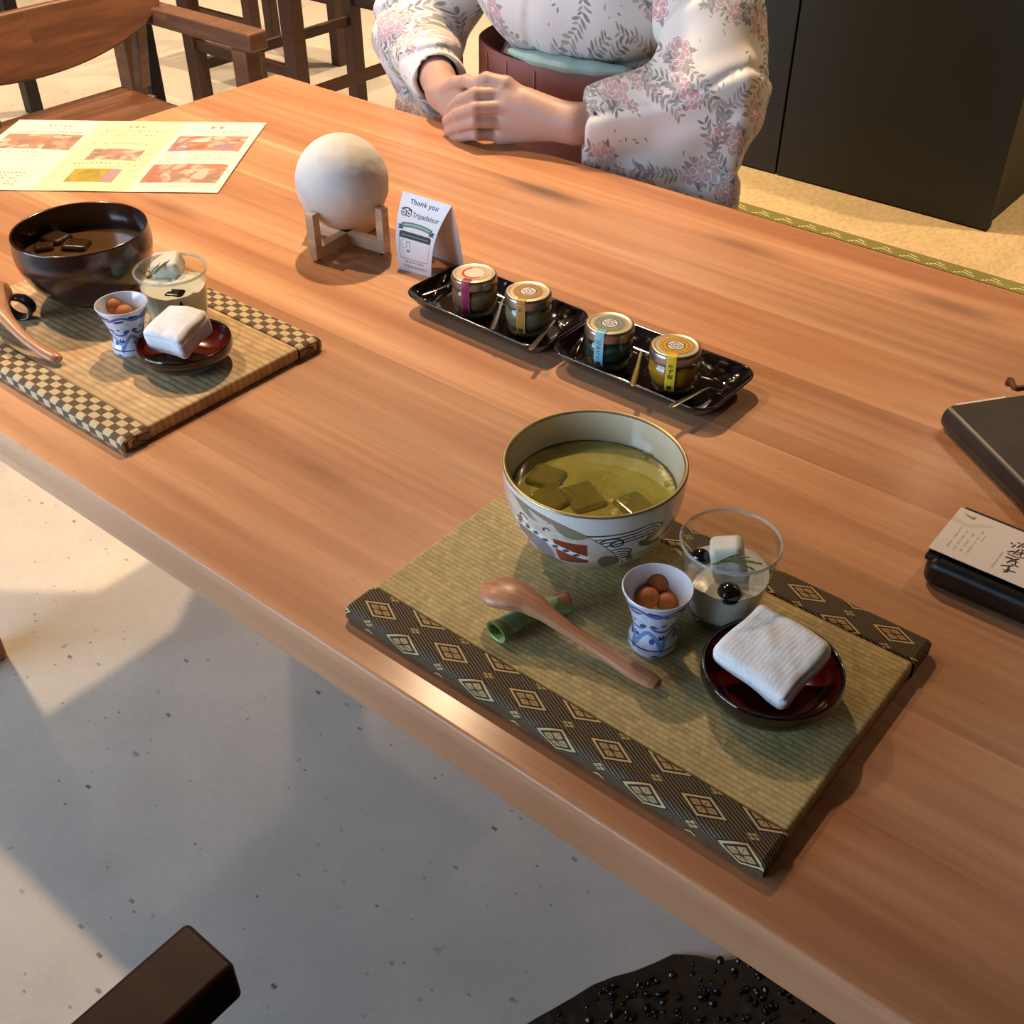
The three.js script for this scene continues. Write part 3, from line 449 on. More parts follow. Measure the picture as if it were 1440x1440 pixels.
  // bubbles on the rim of the tea
  for (const [px, py, r, lab] of [[907, 643, 0.0032, 'largest air bubble on the green tea, at the back wall of the bowl'], [934, 659, 0.0018, 'small air bubble on the tea between the largest and the medium one'], [938, 682, 0.0024, 'medium air bubble on the tea by the wave painted wall'], [776, 684, 0.0016, 'tiny air bubble on the tea beside the ice cube at the wall'], [790, 683, 0.0014, 'tiniest air bubble on the tea between two ice cubes']]) { const p = onY(px, py, M + lvl); single('tea_bubble', new THREE.SphereGeometry(r, 14, 10), P({ color: 0xe8e4b8, roughness: 0.02, transmission: 0.9, thickness: 0 }), lab, 'bubble', [p.x, M + lvl + r * 0.3, p.z], 0, 'bubbles on the green tea'); }
}
// --- dark lacquer bowl
const BOWL2 = { x: -1.022, z: -0.553 };
{
  const b = thing('lacquer_bowl', 'dark brown lacquered wooden bowl holding iced brown tea', 'bowl', [BOWL2.x, M, BOWL2.z]);
  const lt = dataTex(512, 256, (u, v) => { const g = fbm(u * 18, v * 3, 3), k = 0.8 + 0.45 * g; return [50 * k, 25 * k, 18 * k]; }), lq = P({ map: lt, roughness: 0.24, clearcoat: 0.7, clearcoatRoughness: 0.12 });
  part('body', lathe(smoothPts([[0.026, 0.005], [0.04, 0.008], [0.0545, 0.02], [0.064, 0.036], [0.0688, 0.054], [0.0675, 0.0742]], 48), 96), lq, b);
  part('rim', lathe([[0.0675, 0.074], [0.0672, 0.0752], [0.0662, 0.0756], [0.0652, 0.075]], 96), lq, b);
  part('interior', lathe(smoothPts([[0, 0.009], [0.03, 0.011], [0.05, 0.021], [0.061, 0.037], [0.0662, 0.054], [0.0652, 0.075]], 40), 96), lq, b);
  part('foot_ring', lathe([[0, 0.004], [0.022, 0.004], [0.023, 0], [0.028, 0], [0.029, 0.0055]], 64), lq, b);
  const lv = 0.049;
  single('brown_tea', lathe([[0, lv], [0.03, lv], [0.063, lv], [0.0648, lv + 0.0004], [0.06, 0.038], [0.049, 0.0215], [0.03, 0.0117], [0, 0.01]], 72), P({ color: 0x5a4026, roughness: 0.05, clearcoat: 1, clearcoatRoughness: 0.02 }), 'clear brown roasted tea in the dark lacquer bowl', 'tea', [BOWL2.x, M, BOWL2.z]);
  const ice = P({ color: 0x4a3420, roughness: 0.1, clearcoat: 1, clearcoatRoughness: 0.04, transmission: 0.3, thickness: 0.02 });
  for (const [px, py, w, a, lab] of [[108, 347, 0.027, 0.6, 'ice cube standing proud at the middle of the brown tea'], [80, 337, 0.028, 0.2, 'dark ice cube behind in the brown tea'], [62, 350, 0.02, 1.1, 'small ice piece by the wall of the lacquer bowl']]) { const p = onY(px, py, M + lv); const g = new RoundedBoxGeometry(w, 0.02, w * 0.9, 4, 0.005); single('ice_cube', g, ice, lab, 'ice', [p.x, M + lv - 0.0045, p.z], a, 'ice cubes in the brown tea'); }
}

// ================================================================ cups, glasses, dishes, towels
const cupTex = canvasTex(1024, 512, (c, w, h) => {
  c.fillStyle = '#d3ddee'; c.fillRect(0, 0, w, h); c.lineCap = 'round'; for (let i = 0; i < 60; i++) { c.fillStyle = 'rgba(120,150,210,0.18)'; c.beginPath(); c.ellipse(rnd() * w, rnd() * h, rr(20, 60), rr(12, 40), rnd() * 3, 0, 7); c.fill(); }
  const blue = ['#3a559f', '#2b4286', '#6f8cc8', '#1d2c62'];
  c.strokeStyle = '#4a68b4'; c.lineWidth = 30; c.beginPath(); for (let x = 0; x <= w; x += 8) { const y = 66 + 22 * Math.sin(x / w * Math.PI * 2 * 5); x ? c.lineTo(x, y) : c.moveTo(x, y); } c.stroke();
  c.fillStyle = blue[3]; for (let k = 0; k < 10; k++) { c.beginPath(); c.ellipse(k * w / 10 + 30, 52 + (k % 2) * 40, 44, 13, 0.25 - (k % 2) * 0.5, 0, 7); c.fill(); }
  for (let k = 0; k < 5; k++) {
    const x = (k + 0.5) * w / 5;
    c.strokeStyle = blue[2]; c.lineWidth = 26; c.beginPath(); c.ellipse(x, 200, 74, 66, 0, 0.1, 3.0); c.stroke(); c.strokeStyle = blue[0]; c.lineWidth = 13; c.beginPath(); c.ellipse(x, 190, 90, 74, 0, 0.2, 2.9); c.stroke();
    c.fillStyle = blue[0]; c.beginPath(); c.ellipse(x, 196, 16, 12, 0, 0, 7); c.fill(); c.fillStyle = blue[3]; c.beginPath(); c.ellipse(x - 62, 206, 26, 10, 0.5, 0, 7); c.fill(); c.beginPath(); c.ellipse(x + 60, 220, 26, 10, -0.6, 0, 7); c.fill();
    c.strokeStyle = blue[2]; c.lineWidth = 34; c.beginPath(); c.moveTo(x - 96, 280); c.quadraticCurveTo(x - 40, 330, x, 420); c.quadraticCurveTo(x + 40, 330, x + 96, 280); c.stroke();
    c.fillStyle = blue[1]; c.beginPath(); c.ellipse(x, 330, 26, 26, 0, 0, 7); c.fill(); c.fillStyle = blue[0]; c.beginPath(); c.ellipse(x - 70, 362, 22, 24, 0, 0, 7); c.fill(); c.fillStyle = '#e8edf5'; c.beginPath(); c.ellipse(x, 316, 10, 9, 0, 0, 7); c.fill();
  }
  c.strokeStyle = blue[1]; c.lineWidth = 12; c.beginPath(); c.moveTo(0, 430); c.lineTo(w, 430); c.stroke(); c.fillStyle = blue[3]; for (let k = 0; k < 5; k++) { c.beginPath(); c.ellipse(k * w / 5 + 60, 480, 26, 9, 0, 0, 7); c.fill(); }
});
function cup(label, x, z, h, r, turn) {
  const k = h / 0.052, q = r / 0.024, c = thing('sake_cup', label, 'cup', [x, M, z], turn, 'blue and white cups'), porc = P({ map: cupTex, roughness: 0.18, clearcoat: 0.8, clearcoatRoughness: 0.06 }), white = P({ color: 0xd9dce4, roughness: 0.18, clearcoat: 0.8, clearcoatRoughness: 0.06 });
  const sc = (a) => a.map(([u, v]) => [u * q, v * k]);
  const g = lathe(smoothPts(sc([[0.0155, 0.0005], [0.0168, 0.003], [0.0166, 0.0095], [0.0148, 0.014], [0.0148, 0.02], [0.0172, 0.031], [0.021, 0.043], [0.024, 0.052]]), 40), 64), p = g.attributes.position, uv = g.attributes.uv; for (let i = 0; i < p.count; i++) uv.setXY(i, uv.getX(i), p.getY(i) / h);
  part('body', g, porc, c);
  part('interior', lathe(smoothPts(sc([[0, 0.0165], [0.009, 0.0172], [0.0132, 0.022], [0.0156, 0.031], [0.0194, 0.043], [0.0226, 0.0522]]), 30), 64), white, c);
  part('lip', lathe(sc([[0.024, 0.052], [0.0237, 0.0527], [0.0232, 0.0529], [0.0226, 0.0522]]), 64), white, c);
  part('base', new THREE.CircleGeometry(0.0155 * q, 40).rotateX(Math.PI / 2).translate(0, 0.0006, 0), white, c);
}
cup('blue and white footed cup of tan candies beside the painted tea bowl', -0.2788, -0.4925, 0.052, 0.024, 0.3);
cup('blue and white footed cup of tan candies beside the dark lacquer bowl', -0.8969, -0.5081, 0.050, 0.0248, 1.2);
{
  const candy = P({ color: 0xb06a36, roughness: 0.55, sheen: 0.3, sheenColor: new THREE.Color(0.6, 0.4, 0.25) }), cg = new THREE.SphereGeometry(1, 24, 16);
  const put = (px, py, y, r, lab, grp, rough) => { const p = onY(px, py, y), g = cg.clone().scale(r, r * 0.86, r), q = g.attributes.position; for (let i = 0; i < q.count; i++) { const n = 1 + 0.06 * (noise3(q.getX(i) * 160 + px, q.getY(i) * 160, q.getZ(i) * 160) - 0.5); q.setXYZ(i, q.getX(i) * n, q.getY(i) * n, q.getZ(i) * n); } g.computeVertexNormals(); single('candy', g, candy, lab, 'candy', [p.x, y, p.z], rnd() * 6, grp); };
  put(925, 817, M + 0.037, 0.0108, 'largest tan candy at the back of the cup by the tea bowl', 'candies in the cups'); put(910, 840, M + 0.034, 0.0088, 'flat orange candy at the front of the cup by the tea bowl', 'candies in the cups'); put(938, 846, M + 0.032, 0.0076, 'small tan candy low in the cup by the tea bowl', 'candies in the cups');
  put(158, 430, M + 0.039, 0.0092, 'bright orange candy showing in the cup by the lacquer bowl', 'candies in the cups'); put(175, 439, M + 0.036, 0.0082, 'pale orange candy low in the cup by the lacquer bowl', 'candies in the cups');
}
const clearGlass = P({ color: 0xeaece6, transmission: 1, thickness: 0, roughness: 0.02, ior: 1.5 });
function dessertGlass(label, x, z, prof, fillTop, fillR, tone) {
  const g = thing('dessert_glass', label, 'glass', [x, M, z], 0, 'dessert glasses');
  const outer = smoothPts(prof, 36), top = prof[prof.length - 1];
  part('wall', lathe(outer, 72), clearGlass, g);
  part('base', lathe([[0, 0.0005], [prof[0][0], 0.0005], [prof[0][0] + 0.001, 0.003], [prof[1][0] - 0.0025, 0.007], [0, 0.006]], 64), P({ color: 0xdfe4de, transmission: 0.9, thickness: 0, roughness: 0.05 }), g);
  part('rim', lathe([[top[0] + 0.0003, top[1] - 0.002], [top[0] + 0.0009, top[1]], [top[0], top[1] + 0.0012], [top[0] - 0.0012, top[1]], [top[0] - 0.0005, top[1] - 0.002]], 72), P({ color: 0xe9ede8, transmission: 0.75, thickness: 0, roughness: 0.03 }), g);
  const rAt = (y) => { for (let i = 1; i < outer.length; i++) if (outer[i][1] >= y) return outer[i][0]; return top[0]; }, pts = [[0, 0.0075]]; for (let i = 0; i <= 12; i++) { const y = 0.0078 + (fillTop - 0.0078) * i / 12; pts.push([rAt(y) - 0.0014, y]); } pts.push([fillR * 0.6, fillTop + 0.001], [0, fillTop + 0.0008]);
  const cg = lathe(pts, 48), p = cg.attributes.position; for (let i = 0; i < p.count; i++) if (p.getY(i) > fillTop - 0.001) p.setY(i, p.getY(i) - 0.0035 * noise2(p.getX(i) * 150 + 3, p.getZ(i) * 150 + 9)); cg.computeVertexNormals();
  single('jelly_dessert', cg, P({ color: tone, roughness: 0.45, clearcoat: 0.25, clearcoatRoughness: 0.2, }), 'cloudy white jelly filling the ' + (x > -0.5 ? 'glass beside the towel on the brocade mat' : 'glass beside the towel on the checkered mat'), 'dessert', [x, M, z], 0, 'jelly desserts');
}
dessertGlass('clear flared dessert glass with white jelly on the brocade mat', -0.258, -0.549, [[0.0215, 0.0005], [0.024, 0.007], [0.027, 0.02], [0.0303, 0.04], [0.0343, 0.067]], 0.041, 0.026, 0xe6e7e0);
dessertGlass('clear straight dessert glass with dark bean jelly on the checkered mat', -0.906, -0.5738, [[0.025, 0.0005], [0.028, 0.007], [0.0305, 0.022], [0.0325, 0.04], [0.0352, 0.058]], 0.043, 0.028, 0xdedccb);
{
  const mochi = P({ color: 0xe4e2d8, roughness: 0.5, sheen: 0.4, sheenColor: new THREE.Color(0.5, 0.5, 0.5), transmission: 0.1, thickness: 0.01 }), bean = P({ color: 0x17161c, roughness: 0.12, clearcoat: 0.8 }), green = P({ color: 0x5f7434, roughness: 0.5 });
  const soft = (w, h, d, s) => { const g = new RoundedBoxGeometry(w, h, d, 6, 0.005), p = g.attributes.position; for (let i = 0; i < p.count; i++) { const n = 1 + 0.14 * (noise3(p.getX(i) * 70 + s, p.getY(i) * 70, p.getZ(i) * 70) - 0.5); p.setXYZ(i, p.getX(i) * n, p.getY(i) * n, p.getZ(i) * n); } g.computeVertexNormals(); return g; };
  let p = onY(1024, 778, M + 0.05); let m = single('rice_cake', soft(0.023, 0.026, 0.02, 3), mochi, 'white rice cake piece standing out of the jelly on the brocade mat', 'rice cake', [p.x, M + 0.047, p.z], 0.5, 'rice cakes in the glasses'); m.rotation.z = 0.25;
  p = onY(1048, 812, M + 0.035); single('rice_cake', soft(0.02, 0.018, 0.02, 9), mochi, 'white rice cake piece low against the glass wall on the brocade mat', 'rice cake', [p.x - 0.004, M + 0.032, p.z + 0.002], 0.1, 'rice cakes in the glasses');
  p = onY(986, 782, M + 0.042); single('black_bean', new THREE.SphereGeometry(0.0068, 24, 16).scale(1.1, 0.9, 1), bean, 'glossy black bean on the jelly near the tea bowl side', 'bean', [p.x, M + 0.041, p.z], 0, 'black beans in the glasses');
  p = onY(1016, 826, M + 0.03); single('black_bean', new THREE.SphereGeometry(0.0085, 24, 16).scale(1.05, 0.95, 1), bean, 'black bean pressed against the front of the glass on the brocade mat', 'bean', [-0.258 + 0.0125, M + 0.038, -0.549 + 0.0175], 0, 'black beans in the glasses');
  p = onY(236, 378, M + 0.045); m = single('rice_cake', soft(0.03, 0.02, 0.028, 5), mochi, 'large white rice cake topping the glass on the checkered mat', 'rice cake', [p.x, M + 0.048, p.z], 0.7, 'rice cakes in the glasses'); m.rotation.x = 0.3;
  single('black_bean', soft(0.021, 0.018, 0.018, 8), bean, 'dark bean paste lump behind the glass wall on the checkered mat', 'bean paste', [-0.906 + 0.0165, M + 0.034, -0.5738 + 0.0105], 0.5, 'black beans in the glasses');
  const needles = (pts, lab, grp) => { const gs = pts.map(([a, b, c]) => new THREE.TubeGeometry(new THREE.QuadraticBezierCurve3(a, c, b), 10, 0.00055, 6)); single('pine_sprig', mergeGeometries(gs), green, lab, 'herb sprig', [0, 0, 0], 0, grp); };
  const seg = (x0, y0, x1, y1, h0, h1) => { const a = onY(x0, y0, M + h0), b = onY(x1, y1, M + h1), c = a.clone().add(b).multiplyScalar(0.5); c.y += 0.0025; return [a, b, c]; };
  needles([seg(1002, 793, 1060, 790, 0.05, 0.058), seg(1004, 794, 1040, 779, 0.05, 0.06), seg(1020, 788, 1062, 802, 0.054, 0.052), seg(1014, 790, 1072, 793, 0.052, 0.056), seg(1008, 794, 1032, 782, 0.05, 0.058), seg(1025, 787, 1055, 784, 0.055, 0.06)], 'green needle sprig lying on the rice cake on the brocade mat', 'needle sprigs');
  needles([seg(209, 388, 232, 365, 0.05, 0.056), seg(212, 388, 240, 364, 0.051, 0.057), seg(218, 385, 243, 363, 0.052, 0.058), seg(222, 380, 244, 366, 0.053, 0.057)], 'green needle sprig lying on the rice cake on the checkered mat', 'needle sprigs');
}
function towelDish(label, x, z, r, h) {
  const d = thing('towel_dish', label, 'dish', [x, M, z], 0, 'towel dishes'), k = r / 0.046;
  part('body', lathe(smoothPts([[0.0, 0.0005], [0.018, 0.0005], [0.023, 0.001], [0.035, 0.0052], [0.0437, 0.0132], [0.0463, h - 0.006], [0.046, h]].map(([a, b]) => [a * k, b]), 40).concat([[0.0457 * k, h + 0.0012], [0.0447 * k, h + 0.0014], [0.0437 * k, h + 0.0002], [0.0432 * k, h - 0.002]]), 80), lacq(0x0d0a09, 0.12), d);
  part('interior', lathe(smoothPts([[0, 0.004], [0.02, 0.0045], [0.032, 0.0085], [0.0405, 0.0165], [0.0432, h - 0.002]].map(([a, b]) => [a * k, b]), 30), 80), lacq(0x651309, 0.22), d).userData.label = 'red lacquered inside of the dish';
}
towelDish('black lacquer dish with red inside on the brocade mat', -0.193, -0.5005, 0.046, 0.026);
towelDish('black lacquer dish with red inside on the checkered mat', -0.834, -0.527, 0.0446, 0.024);
const towelTex = dataTex(512, 512, (u, v) => { const r = Math.sin(u * 260) * 0.5 + 0.5, n = fbm(u * 30, v * 30, 3), k = 236 + 14 * (n - 0.5) + 8 * (r - 0.5) + 10 * (noise2(u * 240, v * 240) - 0.5); return [k, k, k * 0.99]; });
const towelMat = P({ map: towelTex, roughness: 0.95, bumpMap: towelTex, bumpScale: 0.0012, sheen: 0.5, sheenRoughness: 0.8, sheenColor: new THREE.Color(0.6, 0.6, 0.6) });
function towel(label, cx, cz, y, w, d, th, turn, tiltX, tiltZ, droop) {   // soft cloth folded over: rounded slab with fold grooves at its open side
  const hx = w / 2, hy = th / 2, hz = d / 2, r = Math.min(0.006, hy * 0.8);
  const f = (x, yy, z) => {
    const a = x / hx, b = z / hz, by = yy + droop * (a * a * 0.6 + b * b * 0.5) - 0.0012 * (fbm(x * 60 + cx * 50 + 9, z * 60 + 9, 2) - 0.5) * 2, bx = x * (1 - 0.03 * b) + 0.0006 * Math.sin(z * 160), bz = z * (1 - 0.04 * a) + 0.0006 * Math.sin(x * 150 + 1);
    const qx = Math.abs(bx) - hx + r, qy = Math.abs(by) - hy + r, qz = Math.abs(bz) - hz + r; let v = Math.hypot(Math.max(qx, 0), Math.max(qy, 0), Math.max(qz, 0)) + Math.min(Math.max(qx, qy, qz), 0) - r;
    const edge = sst(hx * 0.8, hx, bx) + sst(hz * 0.86, hz, bz); for (const k of [-0.3, 0.3]) v += edge * 0.0022 * Math.exp(-(((by - k * th) / 0.0011) ** 2));
    return v;
  };
  const g = surfaceNets(f, [-hx - 0.006, -hy - droop - 0.006, -hz - 0.006], [hx + 0.006, hy + 0.006, hz + 0.006], 0.0011), p = g.attributes.position, uv = new Float32Array(p.count * 2); for (let i = 0; i < p.count; i++) { uv[2 * i] = (p.getX(i) + p.getY(i) * 0.7) * 8; uv[2 * i + 1] = (p.getZ(i) + p.getY(i) * 0.7) * 8; } g.setAttribute('uv', new THREE.BufferAttribute(uv, 2));
  const o = single('hand_towel', g, towelMat, label, 'towel', [cx, y, cz], turn, 'folded hand towels'); o.rotation.order = 'YXZ'; o.rotation.x = tiltX; o.rotation.z = tiltZ; return o;
}
towel('white folded hand towel leaning in the dish on the brocade mat', -0.1975, -0.506, M + 0.0315, 0.059, 0.056, 0.016, -0.12, 0.2, -0.06, 0.0016);
towel('white thick rolled hand towel in the dish on the checkered mat', -0.842, -0.528, M + 0.033, 0.047, 0.048, 0.025, 0.25, 0.2, 0.05, 0.003);

// ================================================================ wooden spoons and their rests
const spoonTex = dataTex(256, 256, (u, v) => { const g = fbm(u * 3, v * 30, 3), k = 0.82 + 0.36 * g; return [186 * k, 130 * k, 90 * k]; });
const spoonWood = P({ map: spoonTex, roughness: 0.42, clearcoat: 0.25, clearcoatRoughness: 0.25 });
function woodSpoon(label, pts) { return single('wooden_spoon', sweep(new Array(41).fill(0).map((_, i) => { const t = i / 40, c = new THREE.CatmullRomCurve3(pts.map((q) => q.p)), p = c.getPoint(t), f = t * (pts.length - 1), k = Math.min(pts.length - 2, Math.floor(f)), s = f - k, e = s * s * (3 - 2 * s); return { p, w: mix(pts[k].w, pts[k + 1].w, e), h: mix(pts[k].h, pts[k + 1].h, e) }; }), 24), spoonWood, label, 'spoon', [0, 0, 0], 0, 'wooden spoons'); }
woodSpoon('upturned wooden spoon lying across a green rest on the brocade mat', [
  { p: onY(679, 827, M + 0.021), w: 0.0035, h: 0.002 }, { p: onY(686, 829, M + 0.023), w: 0.0105, h: 0.006 }, { p: onY(702, 832, M + 0.0262), w: 0.0152, h: 0.0078 }, { p: onY(722, 837, M + 0.0275), w: 0.0145, h: 0.0075 },
  { p: onY(748, 849, M + 0.0265), w: 0.0098, h: 0.006 }, { p: onY(775, 868, M + 0.023), w: 0.0066, h: 0.0046 }, { p: onY(810, 892, M + 0.0175), w: 0.0054, h: 0.0042 }, { p: onY(850, 918, M + 0.0125), w: 0.0056, h: 0.0044 },
  { p: onY(890, 943, M + 0.0085), w: 0.0066, h: 0.0046 }, { p: onY(914, 956, M + 0.0066), w: 0.0066, h: 0.0044 }, { p: onY(924, 962, M + 0.006), w: 0.0048, h: 0.0036 }, { p: onY(928, 965, M + 0.0058), w: 0.001, h: 0.001 }]);
woodSpoon('wooden spoon with handle end on the checkered mat by the dark ring rest', [
  { p: V(-1.083, M + 0.024, -0.472), w: 0.0035, h: 0.002 }, { p: V(-1.077, M + 0.0255, -0.4705), w: 0.0105, h: 0.006 }, { p: V(-1.064, M + 0.0275, -0.4675), w: 0.0152, h: 0.0078 }, { p: V(-1.048, M + 0.0285, -0.463), w: 0.0145, h: 0.0075 },
  { p: onY(0, 437, M + 0.0265), w: 0.0095, h: 0.006 }, { p: onY(14, 454, M + 0.0225), w: 0.0066, h: 0.0046 }, { p: onY(32, 473, M + 0.0165), w: 0.0056, h: 0.0042 }, { p: onY(50, 487, M + 0.0115), w: 0.0058, h: 0.0044 },
  { p: onY(66, 497, M + 0.008), w: 0.0068, h: 0.0046 }, { p: onY(76, 502, M + 0.0068), w: 0.0066, h: 0.0044 }, { p: onY(82, 505, M + 0.006), w: 0.0048, h: 0.0036 }, { p: onY(84, 507, M + 0.0058), w: 0.001, h: 0.001 }]);
{ // green glazed rest: a bent hollow tube
  const a = onY(697, 889, M + 0.009), b = onY(800, 846, M + 0.009), mid = a.clone().add(b).multiplyScalar(0.5); mid.y -= 0.0008; mid.add(V(-0.006, 0, -0.003));
  const cv = new THREE.QuadraticBezierCurve3(a, mid, b), rings = [], rings2 = [], N = 24, K = 24;
  const ring = (t, r) => { const p = cv.getPoint(t), d = cv.getTangent(t), x = d.clone().cross(V(0, 1, 0)).normalize(), y = x.clone().cross(d), o = []; for (let j = 0; j < K; j++) { const q = -j / K * Math.PI * 2; o.push(p.clone().addScaledVector(x, Math.cos(q) * r).addScaledVector(y, Math.sin(q) * r * 0.86)); } return o; };
  for (let i = 0; i <= N; i++) rings.push(ring(i / N, 0.0094 - 0.0022 * Math.sin(i / N * Math.PI)));
  for (let i = 0; i <= 10; i++) rings2.push(ring(1 - i / 10 * 1, 0.0062 - 0.001 * Math.sin(i / 10 * Math.PI)));
  const tex = canvasTex(256, 128, (c, w, h) => { c.fillStyle = '#7d9450'; c.fillRect(0, 0, w, h); const blob = (col, x, y, rx, ry) => { c.fillStyle = col; c.beginPath(); c.ellipse(x, y, rx, ry, 0.3, 0, 7); c.fill(); }; blob('#d8cf86', 18, 64, 12, 90); blob('#6aa982', 34, 30, 14, 30); blob('#557a44', 80, 70, 34, 40); blob('#b9704a', 170, 40, 26, 28); blob('#d98a34', 196, 70, 16, 20); blob('#3f6a2a', 232, 60, 24, 60); blob('#b9c25c', 120, 30, 24, 18); });
  const r = thing('spoon_rest', 'small green glazed hollow spoon rest with orange and yellow touches', 'spoon rest');
  part('tube', loft([...rings, ...rings2, rings[0]], false, false), P({ map: tex, roughness: 0.2, clearcoat: 0.8, clearcoatRoughness: 0.08 }), r);
}
{ // dark ring rest
  const p = onY(27, 432, M + 0.0125), g = lathe([[0.0128, -0.0065], [0.0152, -0.0068], [0.0158, -0.004], [0.0158, 0.004], [0.0152, 0.0068], [0.0128, 0.0065], [0.0124, 0], [0.0128, -0.0065]], 48).rotateX(Math.PI / 2);
  const m = single('ring_rest', g.scale(1, 0.8, 1), P({ color: 0x24282a, roughness: 0.14, clearcoat: 0.8 }), 'glossy dark grey ring shaped spoon rest on the checkered mat', 'spoon rest', [p.x, M + 0.0127, p.z], 0.55); m.rotation.order = 'YXZ';
}

// ================================================================ moon lamp
{
  const cx = -0.928, cz = -0.829, dirA = V(0.573, 0, -0.817), L = thing('moon_lamp', 'white cratered globe lamp, switched off, on a crossed wooden stand', 'lamp', [cx, T, cz]);
  const g = new THREE.SphereGeometry(0.0525, 96, 64), p = g.attributes.position, craters = []; for (let i = 0; i < 70; i++) craters.push([V(rr(-1, 1), rr(-1, 1), rr(-1, 1)).normalize(), rr(0.04, 0.2)]);
  for (let i = 0; i < p.count; i++) { const n = V(p.getX(i), p.getY(i), p.getZ(i)).normalize(); let h = 0.0004 * (fbm(n.x * 9 + 20, n.y * 9 + n.z * 7 + 20, 3) - 0.5); for (const [c, r] of craters) { const d = n.distanceTo(c) / r; if (d < 1.25) h += d < 1 ? -0.0005 * (1 - d * d) : 0.0002 * (1.25 - d) * 4; } p.setXYZ(i, n.x * (0.0525 + h), n.y * (0.0525 + h), n.z * (0.0525 + h)); } g.computeVertexNormals();
  const moonT = dataTex(512, 256, (u, v) => { const n = fbm(u * 10, v * 8, 4), k = 228 - 9 * sst(0.5, 0.75, n); return [k, k * 0.985, k * 0.95]; });
  part('globe', g.translate(0, 0.0755, 0), P({ map: moonT, roughness: 0.75, transmission: 0.12, thickness: 0.01 }), L);
  const paleT = dataTex(256, 256, (u, v) => { const k = 0.85 + 0.3 * fbm(u * 3, v * 30, 3); return [214 * k, 188 * k, 156 * k]; }), st = P({ map: rep(paleT, 4, 4), roughness: 0.55 }), up = V(0, 1, 0);
  const a1 = V(0.5975, 0, 0.4).clone(); // two crossed bars at right angles; feet seen at the near left and near right
  const c = V(0, 0, 0), e1 = V(-0.923 - cx, 0, -0.768 - cz).normalize(), e2 = V(-0.8756 - cx, 0, -0.835 - cz).normalize(), f = 0.0585;
  const mid = e1.clone().add(e2).normalize(), q1 = mid.clone().applyAxisAngle(up, -Math.PI / 4), q2 = mid.clone().applyAxisAngle(up, Math.PI / 4);
  for (const q of [q1, q2]) {
    const s = q.clone().multiplyScalar(f);
    part('cross_bar', boxUV(bar(s.clone().setY(0.011), s.clone().negate().setY(0.011), 0.012, 0.013, 0.0008)), st, L);
    for (const k of [1, -1]) {
      const b = q.clone().multiplyScalar(k * (f - 0.004)), t = q.clone().multiplyScalar(k * 0.0545);
      part('post', boxUV(bar(b.clone().setY(0.005), t.clone().setY(0.058), 0.0115, 0.0105, 0.0008, q)), st, L);
      part('foot', new THREE.CylinderGeometry(0.0022, 0.0018, 0.005, 12).translate(b.x * 0.93, 0.0025, b.z * 0.93), blackMetal, L);
    }
  }
}
